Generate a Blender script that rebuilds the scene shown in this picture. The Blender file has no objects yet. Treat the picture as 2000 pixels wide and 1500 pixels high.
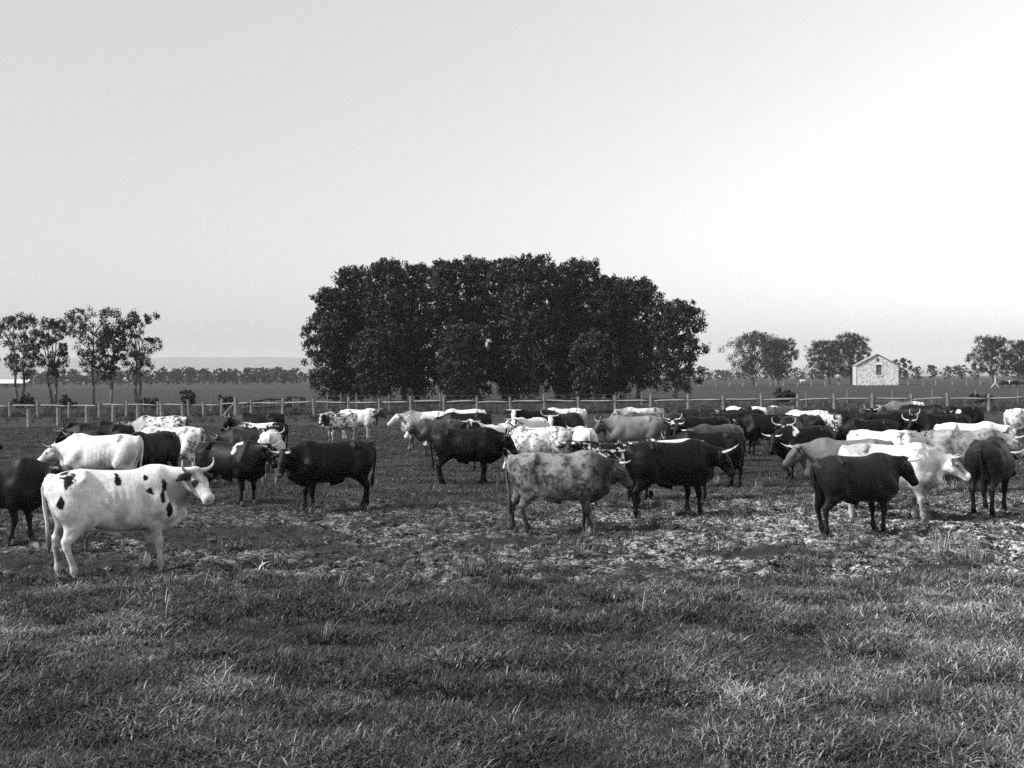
import bpy, math, random
import numpy as np
from mathutils import Matrix, Vector

# ------------------------------------------------------------------ camera
SC = bpy.context.scene
COL = SC.collection
FPX, CAMH = 2144.0, 2.6              # focal length in photo pixels (2000 wide), eye height
PITCH, ROLL = math.atan(12 / FPX), math.atan(0.0065)
cam_d = bpy.data.cameras.new('camera'); cam = bpy.data.objects.new('camera', cam_d); COL.objects.link(cam)
cam_d.sensor_fit = 'HORIZONTAL'; cam_d.angle = 2 * math.atan(1000 / FPX)
cam_d.clip_start = 0.1; cam_d.clip_end = 30000
_F = Vector((0, math.cos(PITCH), -math.sin(PITCH))); _U = Vector((0, math.sin(PITCH), math.cos(PITCH))); _R = Vector((1, 0, 0))
_cr = _R * math.cos(ROLL) - _U * math.sin(ROLL); _cu = _R * math.sin(ROLL) + _U * math.cos(ROLL)
_m = Matrix((_cr, _cu, -_F)).transposed().to_4x4(); _m.translation = (0, 0, CAMH)
cam.matrix_world = _m
SC.camera = cam

# ------------------------------------------------------------------ world, sun, exposure
SUN_AZ = math.radians(-108)          # compass angle of the sun measured from +Y towards +X
SUN_EL = math.radians(39)
w = bpy.data.worlds.new('World'); SC.world = w; w.use_nodes = True
nt = w.node_tree; nt.nodes.clear()
sky = nt.nodes.new('ShaderNodeTexSky'); sky.sky_type = 'NISHITA'; sky.sun_disc = False
sky.sun_elevation = SUN_EL; sky.sun_rotation = SUN_AZ
sky.air_density = 1.0; sky.dust_density = 2.0; sky.ozone_density = 1.0
sep = nt.nodes.new('ShaderNodeSeparateColor')          # a plate blind to red: the green channel stands for its tone
bg = nt.nodes.new('ShaderNodeBackground'); bg.inputs['Strength'].default_value = 0.15
wo = nt.nodes.new('ShaderNodeOutputWorld')
wtc = nt.nodes.new('ShaderNodeTexCoord'); wsx = nt.nodes.new('ShaderNodeSeparateXYZ'); nt.links.new(wtc.outputs['Generated'], wsx.inputs[0])
def wm(op, a, b):
    n = nt.nodes.new('ShaderNodeMath'); n.operation = op
    for i, v in enumerate((a, b)):
        if isinstance(v, (int, float)): n.inputs[i].default_value = v
        else: nt.links.new(v, n.inputs[i])
    return n.outputs[0]
# brightness gradient multiplied into the sky: lighter overhead and towards the right
sky_gradient = wm('MULTIPLY', wm('ADD', 1.0, wm('MULTIPLY', wsx.outputs[0], .48)), wm('ADD', .92, wm('MULTIPLY', wm('MINIMUM', wm('MAXIMUM', wsx.outputs[2], 0.0), .40), 2.0)))
nt.links.new(sky.outputs[0], sep.inputs[0]); skyv = wm('MULTIPLY', sep.outputs[1], sky_gradient); nt.links.new(skyv, bg.inputs['Color']); nt.links.new(bg.outputs[0], wo.inputs[0])
sun_d = bpy.data.lights.new('sun', 'SUN'); sun_d.energy = 4.5; sun_d.angle = math.radians(0.5); sun_d.color = (1, 1, 1)
sun = bpy.data.objects.new('sun', sun_d); COL.objects.link(sun)
sdir = Vector((math.sin(SUN_AZ) * math.cos(SUN_EL), math.cos(SUN_AZ) * math.cos(SUN_EL), math.sin(SUN_EL)))
sun.rotation_euler = (-sdir).to_track_quat('-Z', 'Y').to_euler()
sun.location = (-40, -40, 60)
vs = SC.view_settings
vs.view_transform = 'Standard'; vs.look = 'None'; vs.exposure = 0.42; vs.gamma = 1.0; vs.use_curve_mapping = False
SC.render.engine = 'CYCLES'
SC.cycles.use_denoising = False
SC.cycles.max_bounces = 6; SC.cycles.diffuse_bounces = 3; SC.cycles.volume_bounces = 1
SC.cycles.transparent_max_bounces = 6

# ------------------------------------------------------------------ helpers
def horizon(px): return 738 + (1000 - px) * 0.0065
def depth_of(px, gy): return FPX * CAMH / (gy - horizon(px))
def ground_y(px, D): return horizon(px) + FPX * CAMH / D
def wx(px, D): return (px - 1000) / FPX * D
def height_at(px, py, D): return CAMH - (py - horizon(px)) * D / FPX

def tag(o, label=None, cat=None, group=None, kind=None):
    if label: o['label'] = label
    if cat: o['category'] = cat
    if group: o['group'] = group
    if kind: o['kind'] = kind
    return o
def empty(name, loc=(0, 0, 0), rz=0.0, scale=1.0):
    o = bpy.data.objects.new(name, None); COL.objects.link(o)
    o.location = loc; o.rotation_euler = (0, 0, rz); o.scale = (scale,) * 3; o.empty_display_size = 0.2
    return o
def np_mesh(name, V, Fs, mat=None, smooth=False):
    """V (n,3); Fs: list of int arrays (m,3) or (m,4)"""
    me = bpy.data.meshes.new(name)
    V = np.asarray(V, np.float32)
    if isinstance(Fs, np.ndarray): Fs = [Fs]
    Fs = [np.asarray(f, np.int32) for f in Fs if len(f)]
    loops = np.concatenate([f.ravel() for f in Fs]); sizes = np.concatenate([np.full(len(f), f.shape[1], np.int32) for f in Fs])
    starts = np.concatenate([[0], np.cumsum(sizes)[:-1]]).astype(np.int32)
    me.vertices.add(len(V)); me.vertices.foreach_set('co', V.ravel())
    me.loops.add(len(loops)); me.loops.foreach_set('vertex_index', loops)
    me.polygons.add(len(sizes)); me.polygons.foreach_set('loop_start', starts); me.polygons.foreach_set('loop_total', sizes)
    me.polygons.foreach_set('use_smooth', np.full(len(sizes), bool(smooth)))
    me.update(calc_edges=True)
    if mat: me.materials.append(mat)
    return me
def obj(name, me, parent=None, loc=None):
    o = bpy.data.objects.new(name, me); COL.objects.link(o)
    if parent is not None: o.parent = parent
    if loc is not None: o.location = loc
    return o
def fattr(me, name, vals):
    a = me.attributes.new(name, 'FLOAT', 'POINT'); a.data.foreach_set('value', np.asarray(vals, np.float32))

_rt = np.random.RandomState(5).rand(32, 32, 32).astype(np.float32)
def vnoise(P):
    P = np.asarray(P, np.float32); i = np.floor(P).astype(np.int64); f = P - i; f = f * f * (3 - 2 * f)
    i0 = i & 31; i1 = (i + 1) & 31
    r = 0
    for a in (0, 1):
        for b in (0, 1):
            for c in (0, 1):
                wgt = (f[:, 0] if a else 1 - f[:, 0]) * (f[:, 1] if b else 1 - f[:, 1]) * (f[:, 2] if c else 1 - f[:, 2])
                r = r + wgt * _rt[(i1 if a else i0)[:, 0], (i1 if b else i0)[:, 1], (i1 if c else i0)[:, 2]]
    return r
def fbm(P, oct=4, lac=2.03, gain=.5):
    P = np.asarray(P, np.float32); t = 0; a = 1; s = 0
    for o in range(oct): t = t + a * vnoise(P + 7.3 * o); s += a; a *= gain; P = P * lac
    return t / s
def sstep(a, b, x):
    t = np.clip((x - a) / (b - a), 0, 1); return t * t * (3 - 2 * t)

def tube(pts, rads, n=8, cap=True, flat=1.0):
    pts = [Vector(p) for p in pts]; V = []; up = Vector((0.13, 0.21, 1)).normalized()
    for i, p in enumerate(pts):
        d = (pts[min(i + 1, len(pts) - 1)] - pts[max(i - 1, 0)]).normalized()
        a = d.cross(up)
        if a.length < 1e-3: a = d.cross(Vector((1, 0, 0)))
        a.normalize(); b = d.cross(a)
        for k in range(n):
            t = 2 * math.pi * k / n; V.append(p + (a * math.cos(t) + b * math.sin(t) * flat) * rads[i])
    F = [[i * n + k, i * n + (k + 1) % n, (i + 1) * n + (k + 1) % n, (i + 1) * n + k] for i in range(len(pts) - 1) for k in range(n)]
    T = []
    if cap:
        m = len(V); V.append(pts[0]); V.append(pts[-1]); e = (len(pts) - 1) * n
        for k in range(n):
            T.append([m, (k + 1) % n, k]); T.append([m + 1, e + k, e + (k + 1) % n])
    return np.array([tuple(v) for v in V], np.float32), np.array(F, np.int32), np.array(T, np.int32).reshape(-1, 3)
class MB:
    """collects pieces of ONE part"""
    def __init__(s): s.V = []; s.F = []; s.T = []; s.n = 0
    def add(s, V, F, T=None):
        s.V.append(V)
        if len(F): s.F.append(F + s.n)
        if T is not None and len(T): s.T.append(T + s.n)
        s.n += len(V); return s
    def tube(s, *a, **k): return s.add(*tube(*a, **k))
    def box(s, c, sz, rz=0.0, jit=0.0, rng=None):
        x, y, z = [q / 2 for q in sz]
        V = np.array([[-x, -y, -z], [x, -y, -z], [x, y, -z], [-x, y, -z], [-x, -y, z], [x, -y, z], [x, y, z], [-x, y, z]], np.float32)
        if jit and rng is not None: V = V + (rng.rand(8, 3).astype(np.float32) - .5) * jit
        if rz:
            cs, sn = math.cos(rz), math.sin(rz); V = np.stack([V[:, 0] * cs - V[:, 1] * sn, V[:, 0] * sn + V[:, 1] * cs, V[:, 2]], 1)
        F = np.array([[0, 3, 2, 1], [4, 5, 6, 7], [0, 1, 5, 4], [1, 2, 6, 5], [2, 3, 7, 6], [3, 0, 4, 7]], np.int32)
        return s.add(V + np.array(c, np.float32), F)
    def mesh(s, name, mat, smooth=False):
        return np_mesh(name, np.concatenate(s.V), s.F and [np.concatenate(s.F)] + ([np.concatenate(s.T)] if s.T else []) or [np.concatenate(s.T)], mat, smooth)
    def build(s, name, mat, parent=None, smooth=False, loc=None): return obj(name, s.mesh(name, mat, smooth), parent, loc)

# ------------------------------------------------------------------ materials
def mat_new(name):
    m = bpy.data.materials.new(name); m.use_nodes = True; t = m.node_tree
    return m, t, t.nodes['Principled BSDF']
def N(t, typ, **kw):
    n = t.nodes.new(typ)
    for k, v in kw.items(): setattr(n, k, v)
    return n
def ramp(t, src, stops):
    r = t.nodes.new('ShaderNodeValToRGB'); el = r.color_ramp.elements
    el[0].position, el[0].color = stops[0][0], (stops[0][1],) * 3 + (1,)
    el[1].position, el[1].color = stops[-1][0], (stops[-1][1],) * 3 + (1,)
    for p, v in stops[1:-1]: e = el.new(p); e.color = (v,) * 3 + (1,)
    t.links.new(src, r.inputs[0]); return r.outputs[0]
def noise_node(t, scale, detail=4, rough=.6, coord='Object', vec=None, dist=0.0):
    n = N(t, 'ShaderNodeTexNoise'); n.inputs['Scale'].default_value = scale; n.inputs['Detail'].default_value = detail
    n.inputs['Roughness'].default_value = rough; n.inputs['Distortion'].default_value = dist
    if vec is None:
        tc = N(t, 'ShaderNodeTexCoord'); vec = tc.outputs[coord]
    t.links.new(vec, n.inputs['Vector']); return n.outputs[0]
def math_node(t, op, a, b=None):
    n = N(t, 'ShaderNodeMath', operation=op)
    for i, v in enumerate((a, b)):
        if v is None: continue
        if isinstance(v, (int, float)): n.inputs[i].default_value = v
        else: t.links.new(v, n.inputs[i])
    return n.outputs[0]
def bump(t, bsdf, src, strength, dist):
    b = N(t, 'ShaderNodeBump'); b.inputs['Strength'].default_value = strength; b.inputs['Distance'].default_value = dist
    t.links.new(src, b.inputs['Height']); t.links.new(b.outputs[0], bsdf.inputs['Normal'])

def coat_material():
    m, t, b = mat_new('coat')
    at = N(t, 'ShaderNodeAttribute', attribute_name='coat')
    tc = N(t, 'ShaderNodeTexCoord')
    mp = N(t, 'ShaderNodeMapping'); mp.inputs['Scale'].default_value = (1, 1, .45); t.links.new(tc.outputs['Object'], mp.inputs[0])
    n1 = noise_node(t, 34, 4, .65, vec=mp.outputs[0]); n2 = noise_node(t, 5, 3, .6, vec=tc.outputs['Object'])
    f = math_node(t, 'MULTIPLY', ramp(t, n1, [(.3, .8), (.7, 1.15)]), ramp(t, n2, [(.3, .86), (.7, 1.1)]))
    t.links.new(math_node(t, 'MULTIPLY', at.outputs['Fac'], f), b.inputs['Base Color'])
    b.inputs['Roughness'].default_value = .48; b.inputs['Specular IOR Level'].default_value = .10
    h = math_node(t, 'ADD', n1, math_node(t, 'MULTIPLY', n2, 1.5))
    bump(t, b, h, .32, .02)
    return m
def grey(name, v0, v1, scale=8, rough=.8, bstr=.3, bdist=.02, stretch=None, spec=.3):
    m, t, b = mat_new(name)
    tc = N(t, 'ShaderNodeTexCoord'); vec = tc.outputs['Object']
    if stretch:
        mp = N(t, 'ShaderNodeMapping'); mp.inputs['Scale'].default_value = stretch; t.links.new(vec, mp.inputs[0]); vec = mp.outputs[0]
    n = noise_node(t, scale, 5, .65, vec=vec)
    t.links.new(ramp(t, n, [(.3, v0), (.7, v1)]), b.inputs['Base Color']); b.inputs['Roughness'].default_value = rough
    b.inputs['Specular IOR Level'].default_value = spec
    bump(t, b, n, bstr, bdist); return m
def leaf_material(name, v0, v1):
    m, t, b = mat_new(name)
    at = N(t, 'ShaderNodeAttribute', attribute_name='tone')
    t.links.new(ramp(t, at.outputs['Fac'], [(0, v0), (1, v1)]), b.inputs['Base Color'])
    b.inputs['Roughness'].default_value = .5; b.inputs['Specular IOR Level'].default_value = .2
    return m
M = dict(
    coat=coat_material(),
    horn=grey('horn', .26, .52, 9, .35, .1, .01),
    darkhorn=grey('dark_horn', .05, .25, 6, .4, .1, .01),
    hoof=grey('hoof', .02, .05, 20, .6),
    eye=grey('eye', .004, .006, 5, .08, 0, .01, spec=.6),
    wood=grey('weathered_wood', .08, .20, 6, .85, .5, .03, (1, 1, .15)),
    rail=grey('weathered_rail', .13, .32, 5, .85, .5, .03, (.12, 1, 1)),
    darkwood=grey('dark_timber', .02, .05, 6, .85, .5, .02),
    bark=grey('bark', .05, .14, 3, .9, .6, .05, (1, 1, .25)),
    palebark=grey('pale_bark', .08, .24, 2.5, .9, .5, .05, (1, 1, .25)),
    leaf=leaf_material('eucalypt_leaf', .006, .030),
    leaf_far=leaf_material('far_leaf', .009, .022),
    wire=grey('wire', .08, .12, 5, .6, 0, .01),
)

# ------------------------------------------------------------------ ground
def axis(lo_fine, hi_fine, step, lo, hi, grow=1.07):
    a = list(np.arange(lo_fine, hi_fine, step)); s = step
    while a[-1] < hi: s *= grow; a.append(a[-1] + s)
    b = [a[0]]; s = step
    while b[-1] > lo: s *= grow; b.append(b[-1] - s)
    return np.array(b[:0:-1] + a)
def mud_mask(x, y):
    """trampled band between the lawn in front and the grazed field; 0..1"""
    P = np.stack([x * .22, y * .22, np.zeros_like(x)], 1); n = fbm(P + 3, 3); n2 = fbm(np.stack([x * .9, y * .9, np.zeros_like(x)], 1), 3)
    near = sstep(13.0, 14.2, y + 1.6 * (n - .5) + .8 * (n2 - .5) + .03 * x); far = sstep(26.5, 19.0, y + 5 * (n - .5) - .18 * np.clip(x, -3, 8))
    return np.clip(near * far, 0, 1)
def ground_height(x, y):
    P = np.stack([x, y, np.zeros_like(x)], 1); m = mud_mask(x, y)
    r = fbm(P * 1.4, 3) - .5; c = fbm(P * 4.2 + 9, 3) - .5
    near = np.exp(-np.maximum(y - 30, 0) / 20.)
    hoof = -sstep(.60, .72, vnoise(P * np.array([5.5, 5.0, 1], np.float32) + 31)) * .055
    return near * (.05 * (r + .1) + m * (.12 * c + .07 * (vnoise(P * 8.5 + 5) - .5) + hoof) + (1 - m) * .04 * c) - .01
gx = axis(-11.5, 11.5, .065, -7000, 7000); gy = axis(6.2, 27, .06, -60, 9000)
GX, GY = np.meshgrid(gx, gy); X1, Y1 = GX.ravel(), GY.ravel(); GZ = np.zeros_like(X1)
sel = (Y1 < 140) & (Y1 > -10) & (np.abs(X1) < 120); GZ[sel] = ground_height(X1[sel], Y1[sel])
nx, ny = len(gx), len(gy); I = (np.arange(ny - 1)[:, None] * nx + np.arange(nx - 1)[None]).ravel()
GF = np.stack([I, I + 1, I + nx + 1, I + nx], 1)
def ground_material():
    m, t, b = mat_new('paddock_ground'); tc = N(t, 'ShaderNodeTexCoord'); V = tc.outputs['Object']
    at = N(t, 'ShaderNodeAttribute', attribute_name='mud'); mud = at.outputs['Fac']
    n1 = noise_node(t, .35, 5, .6, vec=V); n2 = noise_node(t, 4.5, 5, .7, vec=V); n3 = noise_node(t, 22, 5, .75, vec=V, dist=.6)
    nb = noise_node(t, .03, 4, .6, vec=V)
    grass = math_node(t, 'MULTIPLY', ramp(t, n3, [(.3, .016), (.7, .045)]), ramp(t, n1, [(.3, .7), (.7, 1.25)]))
    grass = math_node(t, 'MULTIPLY', grass, ramp(t, nb, [(.3, .8), (.7, 1.2)]))
    soil = math_node(t, 'MULTIPLY', ramp(t, n3, [(.3, .009), (.75, .052)]), ramp(t, n2, [(.3, .6), (.7, 1.3)]))
    straw = ramp(t, math_node(t, 'ADD', math_node(t, 'MULTIPLY', n2, .45), math_node(t, 'MULTIPLY', n3, .55)), [(.495, 0), (.55, 1)])
    at2 = N(t, 'ShaderNodeAttribute', attribute_name='straw'); straw = math_node(t, 'MULTIPLY', straw, at2.outputs['Fac'])
    def mix(a, c, f):
        n = N(t, 'ShaderNodeMix', data_type='FLOAT'); t.links.new(f, n.inputs[0]); t.links.new(a, n.inputs[2])
        if isinstance(c, float): n.inputs[3].default_value = c
        else: t.links.new(c, n.inputs[3])
        return n.outputs[0]
    pale = math_node(t, 'MULTIPLY', ramp(t, n3, [(.3, .24), (.7, .66)]), 1.0)
    t.links.new(mix(grass, mix(soil, pale, straw), mud), b.inputs['Base Color'])
    b.inputs['Roughness'].default_value = .95; b.inputs['Specular IOR Level'].default_value = .15
    bump(t, b, math_node(t, 'ADD', n2, n3), .8, .04); return m
me = np_mesh('ground', np.stack([X1, Y1, GZ], 1), GF, ground_material(), True)
mm = np.zeros_like(X1); mm[sel] = mud_mask(X1[sel], Y1[sel]); fattr(me, 'mud', mm)
stw = np.zeros_like(X1); stw[sel] = (.42 + .58 * sstep(-.5, 4.5, X1[sel])) * sstep(.40, .58, fbm(np.stack([X1[sel] * .5, Y1[sel] * .8, X1[sel] * 0], 1) + 5, 3) + .16 * sstep(1, 6, X1[sel]))
fattr(me, 'straw', stw)
tag(obj('ground', me), kind='structure')

# far range of hills
rng = np.random.RandomState(3); hx = np.linspace(-5200, 5200, 240); rows = []
prof = 150 * (.62 + .5 * fbm(np.stack([hx / 1500, hx * 0, hx * 0], 1), 4)) * (1 - .72 * sstep(-900, 900, hx)) * (1 - .25 * sstep(-1800, -3200, hx))
for j, fr in enumerate((0, .25, .55, .8, .95, 1.0, .97, .5, -.02)):
    jj = fbm(np.stack([hx / 260, np.full_like(hx, j * .8), hx * 0], 1), 3) - .5
    rows.append(np.stack([hx, 5200 + j * 120 + 60 * jj, np.maximum(prof * (fr + (.12 * jj if 0 < fr < 1 else 0)), -3) - (1 if j == 0 else 0)], 1))
HV = np.concatenate(rows); n = len(hx); I = (np.arange(8)[:, None] * n + np.arange(n - 1)[None]).ravel()
tag(obj('hills', np_mesh('hills', HV, np.stack([I, I + 1, I + n + 1, I + n], 1), grey('hill_scrub', .04, .09, .02, .95, .3, 3), True)), kind='structure')

# ------------------------------------------------------------------ stone barn
def stone_material():
    m, t, b = mat_new('rubble_stone'); tc = N(t, 'ShaderNodeTexCoord')
    mp = N(t, 'ShaderNodeMapping'); mp.inputs['Scale'].default_value = (1, 1, 1.7); t.links.new(tc.outputs['Object'], mp.inputs[0])
    v = N(t, 'ShaderNodeTexVoronoi', feature='F1'); v.inputs['Scale'].default_value = 2.7; t.links.new(mp.outputs[0], v.inputs['Vector'])
    e = N(t, 'ShaderNodeTexVoronoi', feature='DISTANCE_TO_EDGE'); e.inputs['Scale'].default_value = 2.7; t.links.new(mp.outputs[0], e.inputs['Vector'])
    sp = N(t, 'ShaderNodeSeparateColor'); t.links.new(v.outputs['Color'], sp.inputs[0])
    c = ramp(t, sp.outputs[0], [(0, .12), (.35, .34), (1, .60)]); j = ramp(t, e.outputs['Distance'], [(.02, 1.0), (.09, 0)])
    mx = N(t, 'ShaderNodeMix', data_type='RGBA'); t.links.new(j, mx.inputs[0]); t.links.new(c, mx.inputs[6]); mx.inputs[7].default_value = (.46, .46, .46, 1)
    t.links.new(mx.outputs[2], b.inputs['Base Color']); b.inputs['Roughness'].default_value = .9
    bump(t, b, e.outputs['Distance'], .6, .1); return m
M['stone'] = stone_material(); M['iron'] = grey('roof_iron', .20, .32, 2, .6, .2, .03, (1, 6, 1)); M['dark'] = grey('dark_opening', .010, .02, 3); M['paint'] = grey('pale_trim', .5, .65, 5)
M['shutter'] = grey('shutter_boards', .05, .09, 5, .8)
def barn():
    D = 293.0; px = 1714; W, L, E, A = 10.6, 16.0, 5.35, 8.25
    r = empty('stone_barn', (wx(px, D), D, 0), math.radians(-13.5)); tag(r, 'gabled pale rubble-stone barn standing in the field beyond the fence', 'barn')
    x = W / 2; T = .55
    # gable wall with a loft opening (front at y=0)
    ox0, ox1, oz0, oz1 = -.35, 1.05, 2.75, 5.45
    zt = lambda q: A - (A - E) * abs(q) / x
    P = [(-x, 0), (ox0, 0), (ox1, 0), (x, 0), (-x, oz0), (ox0, oz0), (ox1, oz0), (x, oz0), (-x, E), (ox0, oz1), (ox1, oz1), (x, E), (0, A), (ox0, zt(ox0)), (ox1, zt(ox1)), (ox0, E), (ox1, E)]
    Fq = [[0, 1, 5, 4], [1, 2, 6, 5], [2, 3, 7, 6]]
    V = []; F = []; Tn = []
    def wall(poly):
        n = len(poly); b = len(V)
        for (a, c) in poly: V.append((a, 0, c))
        for (a, c) in poly: V.append((a, T, c))
        return b, n
    polys = [[(-x, 0), (ox0, 0), (ox0, zt(ox0)), (-x, E)], [(ox1, 0), (x, 0), (x, E), (ox1, zt(ox1))], [(ox0, 0), (ox1, 0), (ox1, oz0), (ox0, oz0)],
             [(ox0, oz1), (ox1, oz1), (ox1, zt(ox1)), (ox0, zt(ox0))]]
    Fs = []
    for p in polys:
        b, n = wall(p); Fs += [[b, b + 1, b + 2, b + 3], [b + 7, b + 6, b + 5, b + 4]] + [[b + k, b + 4 + k, b + 4 + (k + 1) % 4, b + (k + 1) % 4] for k in range(4)]
    # peak filler between the two slopes above the opening
    b = len(V)
    for yy in (0, T):
        for q in ((ox0, zt(ox0)), (ox1, zt(ox1)), (0, A)): V.append((q[0], yy, q[1]))
    obj('gable_wall', np_mesh('gable_wall', np.array(V), [np.array(Fs), np.array([[b, b + 1, b + 2], [b + 5, b + 4, b + 3]])], M['stone']), r)
    MB().box((-x + T / 2, L / 2 + T / 2, E / 2), (T, L - T - .02, E)).build('side_wall', M['stone'], r)
    MB().box((x - T / 2, L / 2 + T / 2, E / 2), (T, L - T - .02, E)).build('side_wall', M['stone'], r)
    V = np.array([(-x, L + .6, 0), (x, L + .6, 0), (x, L + .6, E), (0, L + .6, A), (-x, L + .6, E)]); V2 = V.copy(); V2[:, 1] -= T
    obj('back_wall', np_mesh('back_wall', np.concatenate([V, V2]), [np.array([[0, 4, 2, 1], [5, 6, 7, 9]]), np.array([[4, 3, 2], [9, 7, 8]])], M['stone']), r)
    for s in (-1, 1):   # two roof slopes with eaves
        ov = .18; dx, dz = x + ov, (A - E) * (x + ov) / x
        V = np.array([(0, -.3, A + .05), (s * dx, -.3, A + .05 - dz), (s * dx, L + .9, A + .05 - dz), (0, L + .9, A + .05)]); V2 = V + np.array([0, 0, .12])
        F = np.array([[0, 1, 2, 3], [7, 6, 5, 4], [0, 4, 5, 1], [1, 5, 6, 2], [2, 6, 7, 3], [3, 7, 4, 0]]); F = F if s > 0 else F[:, ::-1]
        rf = obj('roof_slope', np_mesh('roof_slope', np.concatenate([V, V2]), F, M['iron']), r)
        V = np.array([(0, -.34, A - .05), (s * dx, -.34, A - .05 - dz), (s * dx, -.34, A + .14 - dz), (0, -.34, A + .14)]); V2 = V + np.array([0, .035, 0])
        obj('barge_board', np_mesh('barge_board', np.concatenate([V, V2]), F, M['wood']), rf)
    d = MB().box(((ox0 + ox1) / 2, .3, (oz0 + oz1) / 2), (ox1 - ox0 - .02, .08, oz1 - oz0 - .02)).build('loft_door', M['shutter'], r)
    for c, s in (((ox0 + .06, .2, (oz0 + oz1) / 2), (.1, .1, oz1 - oz0)), ((ox1 - .06, .2, (oz0 + oz1) / 2), (.1, .1, oz1 - oz0))): MB().box(c, s).build('door_post', M['wood'], d)
    MB().box(((ox0 + ox1) / 2, -.06, oz0 - .1), (ox1 - ox0 + .4, .2, .18)).build('sill', M['paint'], r)
    MB().box(((ox0 + ox1) / 2, -.03, oz1 + .13), (ox1 - ox0 + .5, .12, .24)).build('lintel', M['paint'], r)
    MB().box((.1, -.02, 6.75), (.5, .1, .75)).build('vent', M['dark'], r)
    MB().box((-x - .06, .12, 2.7), (.14, .14, 5.2)).build('downpipe', M['darkwood'], r)
barn()
# low shed far at the left
def shed():
    D = 430.; r = empty('farm_shed', (wx(8, D), D, 0), math.radians(4)); tag(r, 'long low farm shed with a pale iron roof beyond the slender gums', 'shed')
    MB().box((0, 0, .9), (19, 6, 1.8)).build('wall', M['wood'], r)
    for s in (-1, 1):
        V = np.array([(-10, s * 3.6, 1.7), (10, s * 3.6, 1.7), (10, 0, 3.1), (-10, 0, 3.1)]); V2 = V + np.array([0, 0, .1])
        obj('roof_slope', np_mesh('roof_slope', np.concatenate([V, V2]), np.array([[3, 2, 1, 0], [4, 5, 6, 7], [0, 1, 5, 4], [1, 2, 6, 5], [2, 3, 7, 6], [3, 0, 4, 7]]), M['paint']), r)
    for k in range(4): MB().box((-6 + 4 * k, -3.02, .8), (1.2, .1, 1.4)).build('door', M['dark'], r)
shed()

# ------------------------------------------------------------------ trees
def crown_mesh(name, lobes, nleaf, size, rng, mat, droop=.5, tone_lo=0.0, subr=.36):
    """leaf sprays gathered in twigs' clumps on the lobes: lobes (n,4)"""
    lobes = np.asarray(lobes, float); r2 = lobes[:, 3] ** 2; p = r2 / r2.sum()
    nsub = np.maximum(6, (p * nleaf / 34)).astype(int); sub = []
    for l, ns in zip(lobes, nsub):
        d = rng.randn(ns, 3); d[:, 2] += .25; d /= np.linalg.norm(d, axis=1)[:, None]
        rad = l[3] * (.62 + .42 * rng.rand(ns)); sub.append(np.c_[l[:3] + d * rad[:, None] * np.array([1, 1, .82]), np.full(ns, l[3] * subr) * rng.uniform(.6, 1.25, ns), rng.rand(ns)])
    sub = np.concatenate(sub); k = rng.randint(0, len(sub), nleaf); S = sub[k]
    d = rng.randn(nleaf, 3); d /= np.linalg.norm(d, axis=1)[:, None]; C = S[:, :3] + d * (S[:, 3] * rng.rand(nleaf) ** .45)[:, None]
    # spray: a small diamond, hanging more or less
    u = rng.randn(nleaf, 3); u[:, 2] -= droop * 2; u /= np.linalg.norm(u, axis=1)[:, None]
    nrm = d * .9 + rng.randn(nleaf, 3) * .55 + (C - C.mean(0)) / (np.abs(C - C.mean(0)).max() + 1e-6) * .5      # sprays face outwards from their clump
    nrm /= np.linalg.norm(nrm, axis=1)[:, None]; u -= nrm * (u * nrm).sum(1)[:, None]; u /= np.linalg.norm(u, axis=1)[:, None] + 1e-6; v = np.cross(nrm, u)
    sz = size * rng.uniform(.6, 1.3, nleaf); a = u * sz[:, None]; b = v * (sz * .42)[:, None]
    V = np.stack([C - a * .5, C + b * .5, C + a * .5, C - b * .5], 1).reshape(-1, 3)
    me = np_mesh(name, V, np.arange(nleaf * 4).reshape(-1, 4), mat)
    fattr(me, 'tone', np.repeat(np.clip(tone_lo + .25 * S[:, 4] + .55 * rng.rand(nleaf), 0, 1), 4)); return me
def limb(b, p0, p1, r0, r1, rng, seg=5, wob=.06, n=6):
    p0, p1 = np.array(p0), np.array(p1); L = np.linalg.norm(p1 - p0); pts = []
    for i in range(seg + 1):
        t = i / seg; q = p0 + (p1 - p0) * t + (rng.rand(3) - .5) * L * wob * (0 if i in (0, seg) else 1); q[2] += L * .06 * math.sin(math.pi * t); pts.append(tuple(q))
    b.tube(pts, [r0 + (r1 - r0) * i / seg for i in range(seg + 1)], n); return pts
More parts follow.
